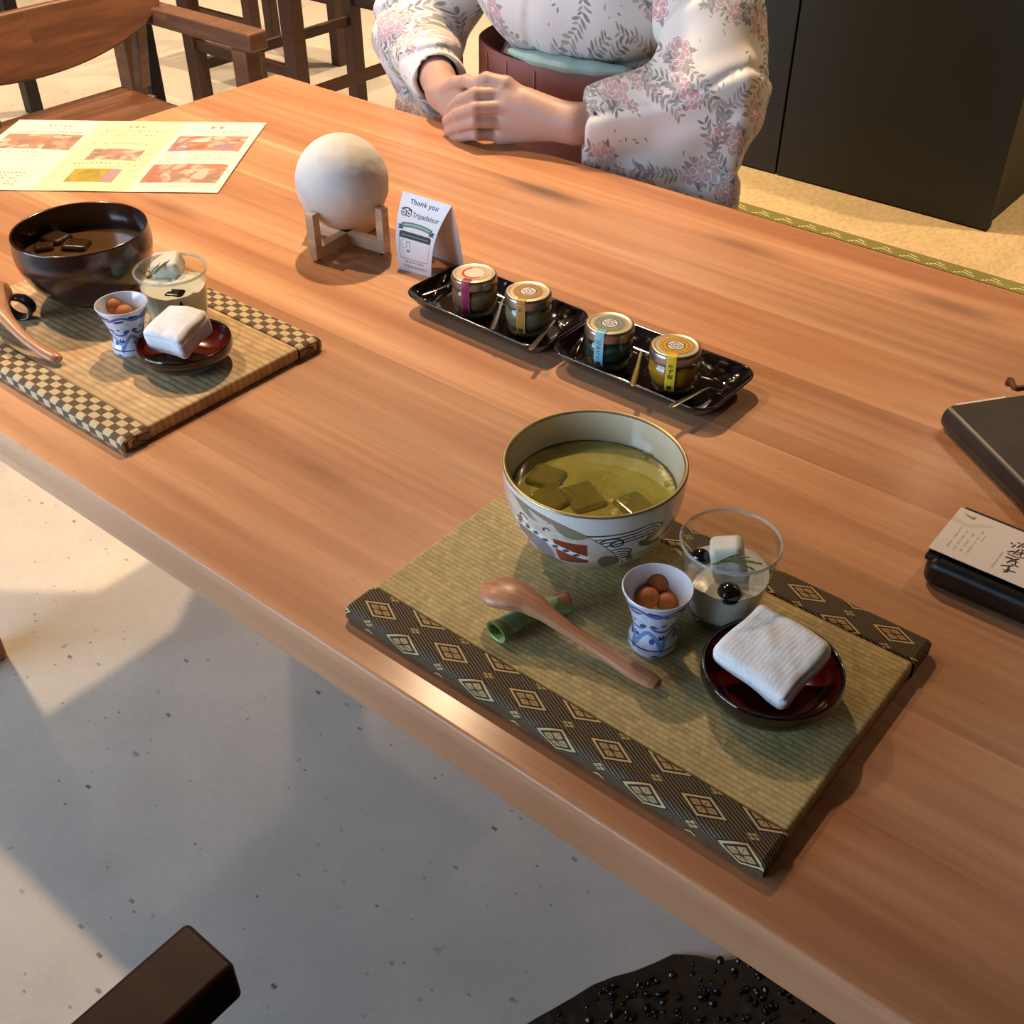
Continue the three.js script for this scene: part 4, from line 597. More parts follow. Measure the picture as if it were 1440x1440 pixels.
// ================================================================ table tent card
{
  const t = thing('tent_card', 'white folded table tent card printed with a thank you message', 'sign');
  const tex = canvasTex(512, 720, (c, w, h) => {
    c.fillStyle = '#f1f1f6'; c.fillRect(0, 0, w, h); c.fillStyle = '#111'; c.textAlign = 'center';
    c.font = 'bold 62px sans-serif'; c.fillText('Thank you', 262, 92);
    // owl mark
    c.lineWidth = 9; c.strokeStyle = '#111'; for (const x of [66, 128]) { c.fillStyle = '#fff'; c.beginPath(); c.arc(x, 182, 28, 0, 7); c.fill(); c.stroke(); c.fillStyle = '#111'; c.beginPath(); c.arc(x, 182, 13, 0, 7); c.fill(); c.fillStyle = '#fff'; c.beginPath(); c.arc(x + 3, 179, 5, 0, 7); c.fill(); }
    c.fillStyle = '#111'; c.beginPath(); c.moveTo(28, 156); c.quadraticCurveTo(97, 104, 166, 156); c.lineTo(146, 158); c.quadraticCurveTo(97, 128, 48, 158); c.fill(); c.beginPath(); c.moveTo(86, 204); c.lineTo(97, 222); c.lineTo(108, 204); c.fill();
    c.textAlign = 'left'; c.font = '60px sans-serif'; c.fillText('Tripadvisor', 174, 204); c.lineWidth = 2.5; c.strokeStyle = '#111'; c.strokeText('Tripadvisor', 174, 204);
    // green ribbon
    c.fillStyle = '#20352a'; c.beginPath(); c.moveTo(24, 300); c.lineTo(92, 290); c.lineTo(92, 336); c.lineTo(24, 340); c.lineTo(40, 320); c.fill(); c.beginPath(); c.moveTo(488, 300); c.lineTo(420, 290); c.lineTo(420, 336); c.lineTo(488, 340); c.lineTo(472, 320); c.fill();
    c.fillStyle = '#4d7a58'; c.beginPath(); c.moveTo(64, 276); c.quadraticCurveTo(256, 236, 448, 276); c.lineTo(448, 322); c.quadraticCurveTo(256, 282, 64, 322); c.fill();
    c.strokeStyle = '#b9cdbb'; c.lineWidth = 16; c.beginPath(); c.moveTo(96, 294); c.quadraticCurveTo(256, 262, 416, 294); c.stroke(); c.strokeStyle = '#5b7f63'; c.lineWidth = 5; c.setLineDash([14, 8]); c.beginPath(); c.moveTo(110, 294); c.quadraticCurveTo(256, 264, 404, 294); c.stroke(); c.setLineDash([]);
    // phone frame with dark header
    c.strokeStyle = '#444a50'; c.lineWidth = 4; c.beginPath(); c.roundRect(48, 352, 416, 250, 30); c.stroke(); c.fillStyle = '#23292c'; c.beginPath(); c.roundRect(48, 352, 416, 62, [30, 30, 0, 0]); c.fill(); c.strokeStyle = '#cfd4d0'; c.lineWidth = 6; c.setLineDash([18, 7]); c.beginPath(); c.moveTo(84, 384); c.lineTo(430, 384); c.stroke(); c.setLineDash([]);
    c.strokeStyle = '#9aa0a6'; c.lineWidth = 4; c.beginPath(); c.arc(110, 470, 40, 0, 7); c.stroke(); c.lineWidth = 3; c.beginPath(); c.moveTo(100, 455); c.lineTo(96, 480); c.lineTo(124, 486); c.stroke(); c.fillStyle = '#70767b'; c.beginPath(); c.roundRect(150, 440, 48, 100, 10); c.fill(); c.fillStyle = '#f4f4f8'; c.fillRect(156, 450, 34, 70);
    // two printed lines too small to read
    c.fillStyle = '#2a2a30'; for (const [y, x0, x1] of [[626, 130, 400], [668, 96, 446]]) for (let x = x0; x < x1; x += 21) { const k = rnd(); c.fillRect(x, y, 14, 4); c.fillRect(x + 5, y - 10, 4, 22); if (k > 0.4) c.fillRect(x, y - 9, 13, 4); if (k > 0.6) c.fillRect(x + 1, y + 8, 13, 4); }
    c.fillStyle = 'rgba(160,160,178,0.5)'; for (let i = 0; i < 60; i++) c.fillRect(rnd() * w, rnd() * h, 3, 2);
  });
  const bl = V(-0.837, T, -0.8196), br = V(-0.7947, T, -0.8268), tl = V(-0.8495, T + 0.0795, -0.8465), tr = V(-0.7812, T + 0.0795, -0.8505), kr = V(-0.7815, T, -0.8675), kl = V(-0.8515, T, -0.8685);
  const sheet = (A, B, C, D2, bulge, thick) => {   // A bottom left, B bottom right, C top left, D2 top right; solid sheet with its own thickness
    const nu = 12, nv = 18, pos = [], uv = [], idx = [], pt = (u, v) => { const p = A.clone().lerp(B, u).lerp(C.clone().lerp(D2, u), v); return p.addScaledVector(bulge, Math.sin(v * Math.PI) * (0.8 + 0.2 * u)); };
    for (const s of [0, 1]) for (let j = 0; j <= nv; j++) for (let i = 0; i <= nu; i++) { const p = pt(i / nu, j / nv).addScaledVector(bulge.clone().normalize(), -s * thick); pos.push(p.x, p.y, p.z); uv.push(i / nu, j / nv); }
    const N = (nu + 1) * (nv + 1); for (let j = 0; j < nv; j++) for (let i = 0; i < nu; i++) { const a = j * (nu + 1) + i, b = a + nu + 1; idx.push(a, a + 1, b, a + 1, b + 1, b, N + a, N + b, N + a + 1, N + a + 1, N + b, N + b + 1); }
    const g = new THREE.BufferGeometry(); g.setAttribute('position', new THREE.Float32BufferAttribute(pos, 3)); g.setAttribute('uv', new THREE.Float32BufferAttribute(uv, 2)); g.setIndex(idx); g.computeVertexNormals(); return g;
  };
  part('printed_panel', sheet(bl, br, tl, tr, V(-0.0052, 0.0014, 0.0045), 0.0004), P({ map: tex, roughness: 0.5 }), t);
  part('back_panel', sheet(kr, kl, tr, tl, V(0.0004, 0.0004, -0.0015), 0.0004), P({ color: 0xeceae8, roughness: 0.6 }), t);
}
// ================================================================ lacquer trays, jars, small spoons
const traytex = dataTex(256, 256, (u, v) => { let m = 9; for (let i = 0; i < 40; i++) { const x = (i * 0.618) % 1, y = (i * 0.3247 + 0.1 * ((i * 7) % 3)) % 1; let dx = Math.abs(u - x), dy = Math.abs(v - y); dx = Math.min(dx, 1 - dx); dy = Math.min(dy, 1 - dy); m = Math.min(m, Math.hypot(dx, dy)); } const k = clamp(m * 9) * 255; return [k, k, k]; }, false);
function tray(label, x, z, L, Dp, turn) {
  const t = thing('lacquer_tray', label, 'tray', [x, T, z], turn, 'black lacquer trays');
  const R = (w, d, r, y) => rrect(w, d, r, y, 8);
  const bt = rep(traytex, 9, 9);
  part('tray_body', loft([R(L - 0.034, Dp - 0.034, 0.012, 0.0), R(L - 0.03, Dp - 0.03, 0.014, 0.0022), R(L - 0.012, Dp - 0.01, 0.018, 0.0115), R(L - 0.001, Dp - 0.001, 0.02, 0.0182), R(L, Dp, 0.02, 0.0195), R(L - 0.0015, Dp - 0.0015, 0.02, 0.0206), R(L - 0.004, Dp - 0.004, 0.019, 0.02)], true, false, 1), lacq(0x120907, 0.12), t);
  part('tray_inside', loft([R(L - 0.004, Dp - 0.004, 0.019, 0.02), R(L - 0.016, Dp - 0.014, 0.016, 0.0125), R(L - 0.034, Dp - 0.03, 0.013, 0.005), R(L - 0.05, Dp - 0.045, 0.01, 0.0045)], false, true, 1), P({ color: 0x120907, roughness: 0.1, clearcoat: 0.8, clearcoatRoughness: 0.04, bumpMap: bt, bumpScale: 0.0012 }), t);
  return t;
}
tray('black lacquer tray holding the red sealed and brown sealed jars', -0.6745, -0.797, 0.187, 0.094, -0.02);
tray('black lacquer tray holding the blue sealed and yellow sealed jars', -0.4875, -0.8035, 0.183, 0.096, 0.0);
const glyph = {   // brush strokes in a unit square, y down
  ni: [[[0.2, 0.1], [0.16, 0.5], [0.22, 0.9]], [[0.45, 0.25], [0.85, 0.22]], [[0.42, 0.75], [0.6, 0.85], [0.9, 0.8]]],
  n: [[[0.5, 0.05], [0.1, 0.9], [0.35, 0.5], [0.55, 0.55], [0.6, 0.85], [0.92, 0.6]]],
  ku: [[[0.7, 0.05], [0.2, 0.5], [0.75, 0.95]]],
  yu: [[[0.2, 0.15], [0.15, 0.7], [0.3, 0.3], [0.7, 0.2], [0.85, 0.5], [0.5, 0.75]], [[0.5, 0.05], [0.52, 0.6], [0.4, 0.95]]],
  zu: [[[0.05, 0.25], [0.95, 0.22]], [[0.52, 0.05], [0.54, 0.55], [0.38, 0.62], [0.38, 0.45], [0.56, 0.5], [0.5, 0.8], [0.35, 0.95]], [[0.75, 0.02], [0.8, 0.12]], [[0.87, 0.0], [0.92, 0.1]]],
  box: [[[0.1, 0.1], [0.9, 0.1], [0.9, 0.9], [0.1, 0.9], [0.1, 0.1]], [[0.1, 0.5], [0.9, 0.5]], [[0.5, 0.1], [0.5, 0.9]], [[0.25, 0.3], [0.75, 0.7]]],
};
function write(c, g, x, y, s, lw, col = '#15202a') { c.strokeStyle = col; c.lineWidth = lw; c.lineCap = 'round'; c.lineJoin = 'round'; for (const st of glyph[g]) { c.beginPath(); st.forEach(([a, b], i) => i ? c.lineTo(x + a * s, y + b * s) : c.moveTo(x + a * s, y + b * s)); c.stroke(); } }
const lidGold = P({ color: 0xe2d5ae, metalness: 0.75, roughness: 0.32 }), lidSide = P({ color: 0x9a938a, metalness: 0.9, roughness: 0.3 });
function jar(name, x, z, content, strip, disc, emblem, chars, turn, printCol) {
  const y0 = T + 0.0052, j = thing('jar', name, 'jar', [x, y0, z], 0, 'small glass jars on the lacquer trays');
  const out = smoothPts([[0.0186, 0.0], [0.0198, 0.002], [0.0206, 0.0055], [0.0232, 0.011], [0.0244, 0.0185], [0.0238, 0.026], [0.0218, 0.0305], [0.0215, 0.034]], 30);
  part('glass', lathe(out, 56), clearGlass, j);
  part('glass_foot', lathe([[0, 0.0004], [0.0184, 0.0004], [0.0196, 0.002], [0.02, 0.005], [0.016, 0.0064], [0, 0.0064]], 48), P({ color: 0xe6e2cc, transmission: 0.8, thickness: 0, roughness: 0.04 }), j);
  part('contents', lathe([[0, 0.0068], [0.017, 0.0068], [0.0206, 0.009], [0.0227, 0.013], [0.0235, 0.0185], [0.0229, 0.0255], [0.0209, 0.0305], [0, 0.0312]], 48), P({ color: content, roughness: 0.25, clearcoat: 0.6, clearcoatRoughness: 0.05 }), j);
  const lid = part('lid', lathe([[0.0232, 0.0325], [0.0238, 0.0322], [0.024, 0.0335], [0.0238, 0.0395], [0.0232, 0.0418], [0.0218, 0.0428]], 64), lidSide, j);
  part('lid_top', lathe([[0.0221, 0.0426], [0.0205, 0.0432], [0.0192, 0.0424], [0.0178, 0.0421], [0.0168, 0.0426], [0.0158, 0.0422], [0, 0.0422]], 64), lidGold, lid);
  const dt = canvasTex(256, 256, (c, w, h) => {
    c.clearRect(0, 0, w, h); c.fillStyle = disc; c.fillRect(0, 0, w, h); c.strokeStyle = 'rgba(40,40,50,0.5)'; c.lineWidth = 5; c.beginPath(); c.arc(128, 128, 104, 0, 7); c.stroke();
    if (emblem) { c.fillStyle = '#f1eee6'; c.beginPath(); c.arc(128, 128, 66, 0, 7); c.fill(); c.strokeStyle = '#34405e'; c.lineWidth = 9; c.beginPath(); c.arc(128, 128, 68, 0, 7); c.stroke(); c.save(); c.translate(128, 128); c.rotate(0.78); c.strokeStyle = '#3a4050'; c.lineWidth = 8; c.strokeRect(-38, -38, 76, 76); c.lineWidth = 5; c.strokeRect(-22, -22, 44, 44); c.fillStyle = '#7a2a22'; c.beginPath(); c.arc(0, 0, 11, 0, 7); c.fill(); c.restore(); }
    else { c.fillStyle = '#f0dcc4'; c.beginPath(); c.arc(120, 130, 84, 0, 7); c.fill(); c.strokeStyle = '#c2343c'; c.lineWidth = 22; c.beginPath(); c.arc(128, 128, 96, -0.9, 2.6); c.stroke(); }
  });
  part('lid_label', new THREE.CylinderGeometry(0.0152, 0.0152, 0.0003, 48).translate(0, 0.04245, 0).rotateY(turn), P({ map: dt, roughness: 0.35, metalness: 0.1 }), lid).userData.label = 'round printed lid label';
  // paper seal strip: from the lid top over the edge and down the belly
  const stx = canvasTex(96, 512, (c, w, h) => { c.fillStyle = strip; c.fillRect(0, 0, w, h); chars.forEach((g, i) => write(c, g, 22, 176 + i * 58, 50, 7, printCol)); c.fillStyle = printCol; c.fillRect(26, 430, 44, 52); c.strokeStyle = 'rgba(255,255,255,0.5)'; c.lineWidth = 3; c.strokeRect(6, 150, w - 12, h - 160); });
  const path = [[0.0148, 0.0432], [0.019, 0.0436], [0.0226, 0.0436], [0.0243, 0.0415], [0.0245, 0.0335], [0.0243, 0.031], [0.0246, 0.026], [0.0249, 0.0185], [0.0238, 0.0112], [0.0214, 0.006]], pos = [], uv = [], idx = [], n = path.length; let s = 0; const S2 = [0]; for (let i = 1; i < n; i++) S2.push(s += Math.hypot(path[i][0] - path[i - 1][0], path[i][1] - path[i - 1][1]));
  for (let i = 0; i < n; i++) for (let k = 0; k <= 4; k++) { const a = (k / 4 - 0.5) * 0.0092 / Math.max(path[i][0], 0.0175), r = path[i][0]; pos.push(Math.sin(a) * r, path[i][1], Math.cos(a) * r); uv.push(k / 4, 1 - S2[i] / s); }
  for (let i = 0; i < n - 1; i++) for (let k = 0; k < 4; k++) { const a = i * 5 + k, b = a + 5; idx.push(a, b, a + 1, b, b + 1, a + 1); }
  const g = new THREE.BufferGeometry(); g.setAttribute('position', new THREE.Float32BufferAttribute(pos, 3)); g.setAttribute('uv', new THREE.Float32BufferAttribute(uv, 2)); g.setIndex(idx); g.computeVertexNormals();
  part('seal_strip', g.rotateY(turn), P({ map: stx, roughness: 0.4 }), j).userData.label = 'paper seal strip down the side';
}
jar('small glass jar with crimson seal strip and cream lid label', -0.7005, -0.7925, 0x94704e, '#8e1f46', '#e0c3a4', false, [], 0.32, '#5c0f2c');
jar('small glass jar with tan seal strip and grey contents', -0.6325, -0.7965, 0x857b62, '#b18636', '#b58a4a', true, ['n'], 0.36, '#5a3c10');
jar('small glass jar with pale blue seal strip and dark green contents', -0.5315, -0.7945, 0x1d3f3c, '#7fb9c4', '#8d9c84', true, ['ni', 'n', 'ni', 'ku'], 0.2, '#1d3a44');
jar('small glass jar with bright yellow seal strip and amber contents', -0.460, -0.7985, 0xb07f1c, '#e6c22e', '#dda428', true, ['yu', 'zu', 'box'], 0.42, '#3e3210');
{
  const steel = P({ color: 0xbab4a8, metalness: 1, roughness: 0.22 }), goldReflectSteel = P({ color: 0xe8cf86, metalness: 1, roughness: 0.25 });  // second metal: steel with a yellow reflection put into its colour
  const small = (label, tip, inn, head, mat) => {
    const d = inn.clone().sub(tip), mid1 = tip.clone().addScaledVector(d, 0.25), mid2 = tip.clone().addScaledVector(d, 0.7), out = inn.clone().lerp(head, 0.5);
    single('tasting_spoon', sweep([{ p: tip, w: 0.001, h: 0.0004 }, { p: tip.clone().addScaledVector(d, 0.03), w: 0.0026, h: 0.0007 }, { p: mid1, w: 0.0028, h: 0.0008 }, { p: mid2, w: 0.0019, h: 0.0008 }, { p: inn, w: 0.0015, h: 0.0009 }, { p: out, w: 0.0035, h: 0.001 }, { p: head.clone().lerp(out, 0.35), w: 0.0062, h: 0.0014 }, { p: head, w: 0.0058, h: 0.0013 }, { p: head.clone().add(head.clone().sub(out).multiplyScalar(0.5)), w: 0.0012, h: 0.0005 }], 16), mat, label, 'spoon', [0, 0, 0], 0, 'small tasting spoons on the trays');
  };
  const H = T + 0.0228;
  small('small steel spoon between the red sealed and tan sealed jars', onY(692, 463, H), onY(707, 421, T + 0.019), V(-0.6675, T + 0.0075, -0.817), steel);
  small('small steel spoon beside the tan sealed jar at the tray end', onY(745, 492, H), onY(780, 451, T + 0.019), V(-0.604, T + 0.0085, -0.813), steel);
  small('small steel spoon, yellow reflection painted into its colour, between the blue sealed and yellow sealed jars', onY(889, 543, H), onY(902, 494, T + 0.019), V(-0.4965, T + 0.0075, -0.818), goldReflectSteel);
  small('small steel spoon at the outer tray end beside the yellow sealed jar', onY(942, 572, H), onY(997, 545, T + 0.0185), V(-0.42, T + 0.0085, -0.812), steel);
}
// ================================================================ printed menu sheet
{
  const tr = onY(375, 172, T + 0.002), br = onY(305, 272, T + 0.002), tl = onY(35, 168, T + 0.002); tr.y = br.y = tl.y = 0;
  const ex = tl.clone().sub(tr), ey = br.clone().sub(tr), w = 0.364, h = 0.257; ex.normalize(); ey.normalize(); // ex: towards left, ey: towards the viewer
  const tex = canvasTex(2048, 1446, (c, W2, H2) => {
    c.fillStyle = '#ece3cc'; c.fillRect(0, 0, W2, H2); c.fillStyle = '#ebdfac'; c.fillRect(W2 * 0.335, 0, W2 * 0.34, H2);
    const photo = (x, y, w3, h3, base, cols) => { c.save(); c.beginPath(); c.rect(x, y, w3, h3); c.clip(); c.fillStyle = base; c.fillRect(x, y, w3, h3); for (let i = 0; i < 46; i++) { c.fillStyle = cols[Math.floor(rnd() * cols.length)]; c.globalAlpha = 0.75; c.beginPath(); c.ellipse(x + rnd() * w3, y + rnd() * h3, rr(20, 90), rr(12, 50), rnd() * 3, 0, 7); c.fill(); } c.globalAlpha = 1; c.restore(); };
    const text = (x, y, w3, s) => { c.fillStyle = '#6b6456'; let p = x; while (p < x + w3) { const k = rnd(); if (k > 0.2) { c.fillRect(p, y, s * 0.8, s * 0.16); c.fillRect(p + s * 0.3, y - s * 0.4, s * 0.16, s * 0.85); if (k > 0.5) c.fillRect(p, y + s * 0.32, s * 0.75, s * 0.14); if (k > 0.7) c.fillRect(p + s * 0.05, y - s * 0.36, s * 0.7, s * 0.14); } p += s; } };
    const warm = ['#b08878', '#c4a48c', '#98786a', '#d2bca6', '#a48a78', '#d0c4b4', '#8c7468'];
    photo(60, 330, 600, 330, '#a98068', warm); photo(860, 640, 400, 230, '#a98068', warm); photo(860, 1040, 360, 250, '#a08a34', ['#a8933a', '#9a842c', '#b39f48']); c.fillStyle = '#a88a90'; c.fillRect(1130, 1040, 90, 250);
    photo(1430, 330, 560, 330, '#b48470', ['#b86a64', '#c9a08a', '#8a7a9a', '#d8b49a', '#a8604a', '#e0c8b0']); photo(1420, 930, 570, 350, '#b07055', warm);
    text(300, 130, 200, 40); text(140, 190, 420, 20); text(120, 280, 520, 34); text(90, 730, 420, 30); text(90, 800, 540, 18); text(90, 980, 360, 18); for (let k = 0; k < 5; k++) text(110, 1130 + k * 52, 420, 30);
    text(960, 140, 150, 50); text(800, 230, 480, 34); text(800, 330, 420, 32); text(780, 410, 400, 18); text(800, 520, 440, 32); text(800, 930, 440, 34); text(800, 990, 480, 16); for (let k = 0; k < 6; k++) text(1270, 620 + k * 110, 90, 26);
    text(1620, 130, 120, 70); text(1480, 240, 460, 30); for (let k = 0; k < 5; k++) { text(1440, 710 + k * 44, 120, 24); text(1640, 710 + k * 44, 320, 20); } text(1560, 1340, 320, 24);
  });
  const nx = 36, ny = 8, pos = [], uv = [], idx = [];
  for (const s of [0, 1]) for (let j = 0; j <= ny; j++) for (let i = 0; i <= nx; i++) { const a = i / nx, b = j / ny, p = tr.clone().addScaledVector(ex, a * w).addScaledVector(ey, b * h), f = Math.min(Math.abs(a - 0.335), Math.abs(a - 0.665)); const lift = 0.0009 + 0.0022 * sst(0.0, 0.16, f) * Math.sin(b * 2.2 + 0.4) ** 2 * (a < 0.05 ? 0.6 : 1); pos.push(p.x, T + lift + (s ? 0 : 0.00025), p.z); uv.push(1 - a, 1 - b); }
  const N = (nx + 1) * (ny + 1); for (let j = 0; j < ny; j++) for (let i = 0; i < nx; i++) { const a = j * (nx + 1) + i, b = a + nx + 1; idx.push(a, a + 1, b, a + 1, b + 1, b, N + a, N + b, N + a + 1, N + a + 1, N + b, N + b + 1); }
  const g = new THREE.BufferGeometry(); g.setAttribute('position', new THREE.Float32BufferAttribute(pos, 3)); g.setAttribute('uv', new THREE.Float32BufferAttribute(uv, 2)); g.setIndex(idx); g.computeVertexNormals();
  single('menu_sheet', g, P({ map: tex, roughness: 0.55 }), 'three panel printed food menu sheet lying over the table end', 'menu');
}
// ================================================================ notebook and card case at the right
{
  const leatherT = dataTex(512, 512, (u, v) => { const n = fbm(u * 40, v * 40, 3), b = fbm(u * 5, v * 5, 3), k = 0.7 + 0.35 * n + 0.4 * (b - 0.3); return [48 * k, 42 * k, 35 * k]; });
  const leather = P({ map: rep(leatherT, 4, 4), roughness: 0.42, bumpMap: rep(leatherT, 4, 4), bumpScale: 0.0008, clearcoat: 0.15, clearcoatRoughness: 0.4 });
  const c0 = V(-0.2335, T, -0.9015), along = V(0.797, 0, 0.604), across = V(0.604, 0, -0.797), ang = Math.atan2(-along.z, along.x);
  const nb = thing('notebook', 'worn black leather covered notebook with pages showing', 'notebook', [c0.x, T, c0.z], ang);   // local x: along the spine, local -z: away from it
  const Ln = 0.215, Wn = 0.15, th = 0.022;
  const prof = []; for (let i = 0; i <= 10; i++) { const a = Math.PI / 2 + i / 10 * Math.PI; prof.push([Math.cos(a) * 0.007, th / 2 + Math.sin(a) * th / 2]); }
  const cover = (y0, y1, drop) => { const n = 20, rings = []; for (let i = 0; i <= n; i++) { const x = i / n * Ln, o = []; const zz = [0, 0.3, 0.65, 1]; const sag = (q) => drop * Math.sin(q * 3) * 0.3; for (const q of zz) o.push(V(x, y1 + sag(q) + 0.0012 * noise2(x * 30, q * 4), -q * Wn)); for (const q of [...zz].reverse()) o.push(V(x, y0 + sag(q) + 0.0012 * noise2(x * 30, q * 4), -q * Wn)); rings.push(o); } return boxUV(loft(rings)); };
  part('front_cover', cover(th - 0.0028, th - 0.0005, 0.003), leather, nb);
  part('back_cover', cover(0.0002, 0.0022, 0), leather, nb);
  const sp = []; for (let i = 0; i <= 12; i++) { const x = i / 12 * Ln, o = []; for (const [z, y] of prof) o.push(V(x, y, -z)); for (const [z, y] of [...prof].reverse()) o.push(V(x, th / 2 + (y - th / 2) * 0.8, -z * 0.65)); sp.push(o.map((p) => p.setZ(-p.z * -1 * -1))); }
  part('spine', boxUV(loft(sp.map((o) => o.map((p) => V(p.x, p.y, Math.abs(p.z)))))), leather, nb);
  part('pages', box(Ln - 0.006, th - 0.0055, Wn - 0.008, Ln / 2, th / 2 - 0.0002, -Wn / 2 - 0.001), S({ color: 0xd8d0c0, roughness: 0.8 }), nb);
  part('loose_sheet', box(0.05, 0.0006, 0.05, 0.018, th - 0.0035, -0.034).rotateY(0.02), S({ color: 0xe6ded0, roughness: 0.7 }), nb);
  { const a = onY(1417, 541, T + 0.02), b = onY(1428, 546, T + 0.026), c = onY(1450, 545, T + 0.026), l = (p) => nb.worldToLocal(p.clone()); nb.updateMatrixWorld(true);
    const cv = new THREE.CatmullRomCurve3([l(a), l(a).add(V(0.001, 0.006, 0)), l(b), l(c), l(c).add(V(0.03, -0.002, 0.01))]); part('tie_cord', new THREE.TubeGeometry(cv, 24, 0.0028, 10), P({ color: 0x5a2218, roughness: 0.5 }), nb); }
  // black card case
  const cs = thing('card_case', 'plump black leather card case with a white business card on top', 'case', [-0.166, T, -0.6845]);
  const g = new RoundedBoxGeometry(0.15, 0.024, 0.082, 6, 0.009).translate(0.075, 0.0122, -0.041), p = g.attributes.position; for (let i = 0; i < p.count; i++) if (p.getY(i) > 0.012) p.setY(i, p.getY(i) + 0.0012 * noise2(p.getX(i) * 40, p.getZ(i) * 40)); g.computeVertexNormals();
  part('body', boxUV(g), P({ color: 0x0c0c0d, roughness: 0.38, clearcoat: 0.2, clearcoatRoughness: 0.3 }), cs);
  part('flap', rbox(0.152, 0.004, 0.05, 0.0018, 0.076, 0.0256, -0.052), P({ color: 0x0c0c0d, roughness: 0.4 }), cs);
  part('snap_tab', rbox(0.012, 0.006, 0.014, 0.002, 0.004, 0.0225, -0.012), P({ color: 0x1a1a1c, roughness: 0.3 }), cs);
  const ct = canvasTex(1024, 704, (c, w, h) => {    // 91 x 62.5 mm; x from the left edge, z from the near edge (bottom)
    const X = (m) => m / 91 * w, Y = (z) => (z + 56.5) / 62.5 * h; c.fillStyle = '#efe6dc'; c.fillRect(0, 0, w, h);
    c.fillStyle = '#dcd8c0'; c.beginPath(); c.moveTo(X(0), Y(-44)); c.quadraticCurveTo(X(6), Y(-38), X(14), Y(-41)); c.quadraticCurveTo(X(24), Y(-50), X(30), Y(-47)); c.quadraticCurveTo(X(22), Y(-42), X(17), Y(-36)); c.quadraticCurveTo(X(6), Y(-33), X(0), Y(-38)); c.fill();
    c.fillStyle = '#9b7f74'; c.beginPath(); c.moveTo(X(4), Y(-52)); c.quadraticCurveTo(X(10), Y(-49), X(15), Y(-52)); c.lineTo(X(14), Y(-47)); c.quadraticCurveTo(X(9), Y(-47), X(4), Y(-52)); c.fill(); c.fillStyle = '#d8b070'; c.fillRect(X(10.5), Y(-50.5), 24, 16);
    c.fillStyle = '#574d48'; for (const [x, z0, z1, s] of [[10.5, -33, -3, 1.8], [15.5, -31, -3, 2.0], [20.3, -31, -5, 2.0], [25, -38, -3, 2.2], [28.4, -34, -25, 1.3], [45.3, -23, -2, 1.4]]) for (let z = z0; z < z1; z += s * 1.05) { if (rnd() < 0.1) continue; c.fillRect(X(x - s / 2), Y(z), X(s) * rr(0.6, 1), X(0.3)); c.fillRect(X(x - 0.15), Y(z - 0.1 * s), X(0.28), X(s * 0.7)); if (rnd() > 0.4) c.fillRect(X(x - s / 2), Y(z + s * 0.5), X(s), X(0.28)); }
    c.strokeStyle = '#1c120e'; c.lineCap = 'round'; c.lineJoin = 'round'; const st = (pts, lw) => { c.lineWidth = X(lw * 1.35); c.beginPath(); pts.forEach(([a, b], i) => i ? c.lineTo(X(a), Y(b)) : c.moveTo(X(a), Y(b))); c.stroke(); };
    st([[46.2, -37.9], [47.2, -37.4]], 1.1); st([[49.9, -41.6], [51.4, -41.5]], 1.1); st([[48.4, -33.4], [49.6, -37.5]], 0.9); st([[51.6, -35.5], [54, -43.6], [58, -46]], 1.0); st([[54, -38], [57, -42], [60, -41], [58, -36], [55, -35]], 0.9); st([[55, -40], [60, -38]], 0.8);
    st([[48, -26.2], [51.3, -29.6]], 1.0); st([[52, -26.6], [53.8, -34]], 1.0); st([[53.6, -26.8], [57.4, -31]], 0.9); st([[54, -30], [59, -33]], 0.8); st([[49, -24], [54, -23.6], [60, -26.5], [66, -27.5]], 1.0); st([[56, -34], [57, -27]], 0.8);
    st([[49.4, -19.4], [53, -20.2]], 1.5); st([[52, -13.8], [54, -18.9], [57, -22.6]], 1.2); st([[55.6, -21.6], [57.4, -15.6]], 1.0); st([[55.2, -14.3], [60, -13.9]], 1.0); st([[53.5, -17.5], [58.5, -19]], 0.8);
    st([[50, -7.8], [56.5, -12.4]], 1.1); st([[54.6, -10.4], [55.7, -3]], 1.1); st([[54, -1.9], [55.7, -7.8]], 1.0); st([[56.8, -5.8], [60.4, -6.5]], 1.1); st([[52.5, -4.5], [56.5, -5]], 0.7);
  });
  const card = single('business_card', box(0.091, 0.0005, 0.0625), P({ map: ct, roughness: 0.5 }), 'white business card with brush lettering on the black card case', 'card', [-0.168 + 0.0455, T + 0.0281, -0.694 - 0.03125]);
}

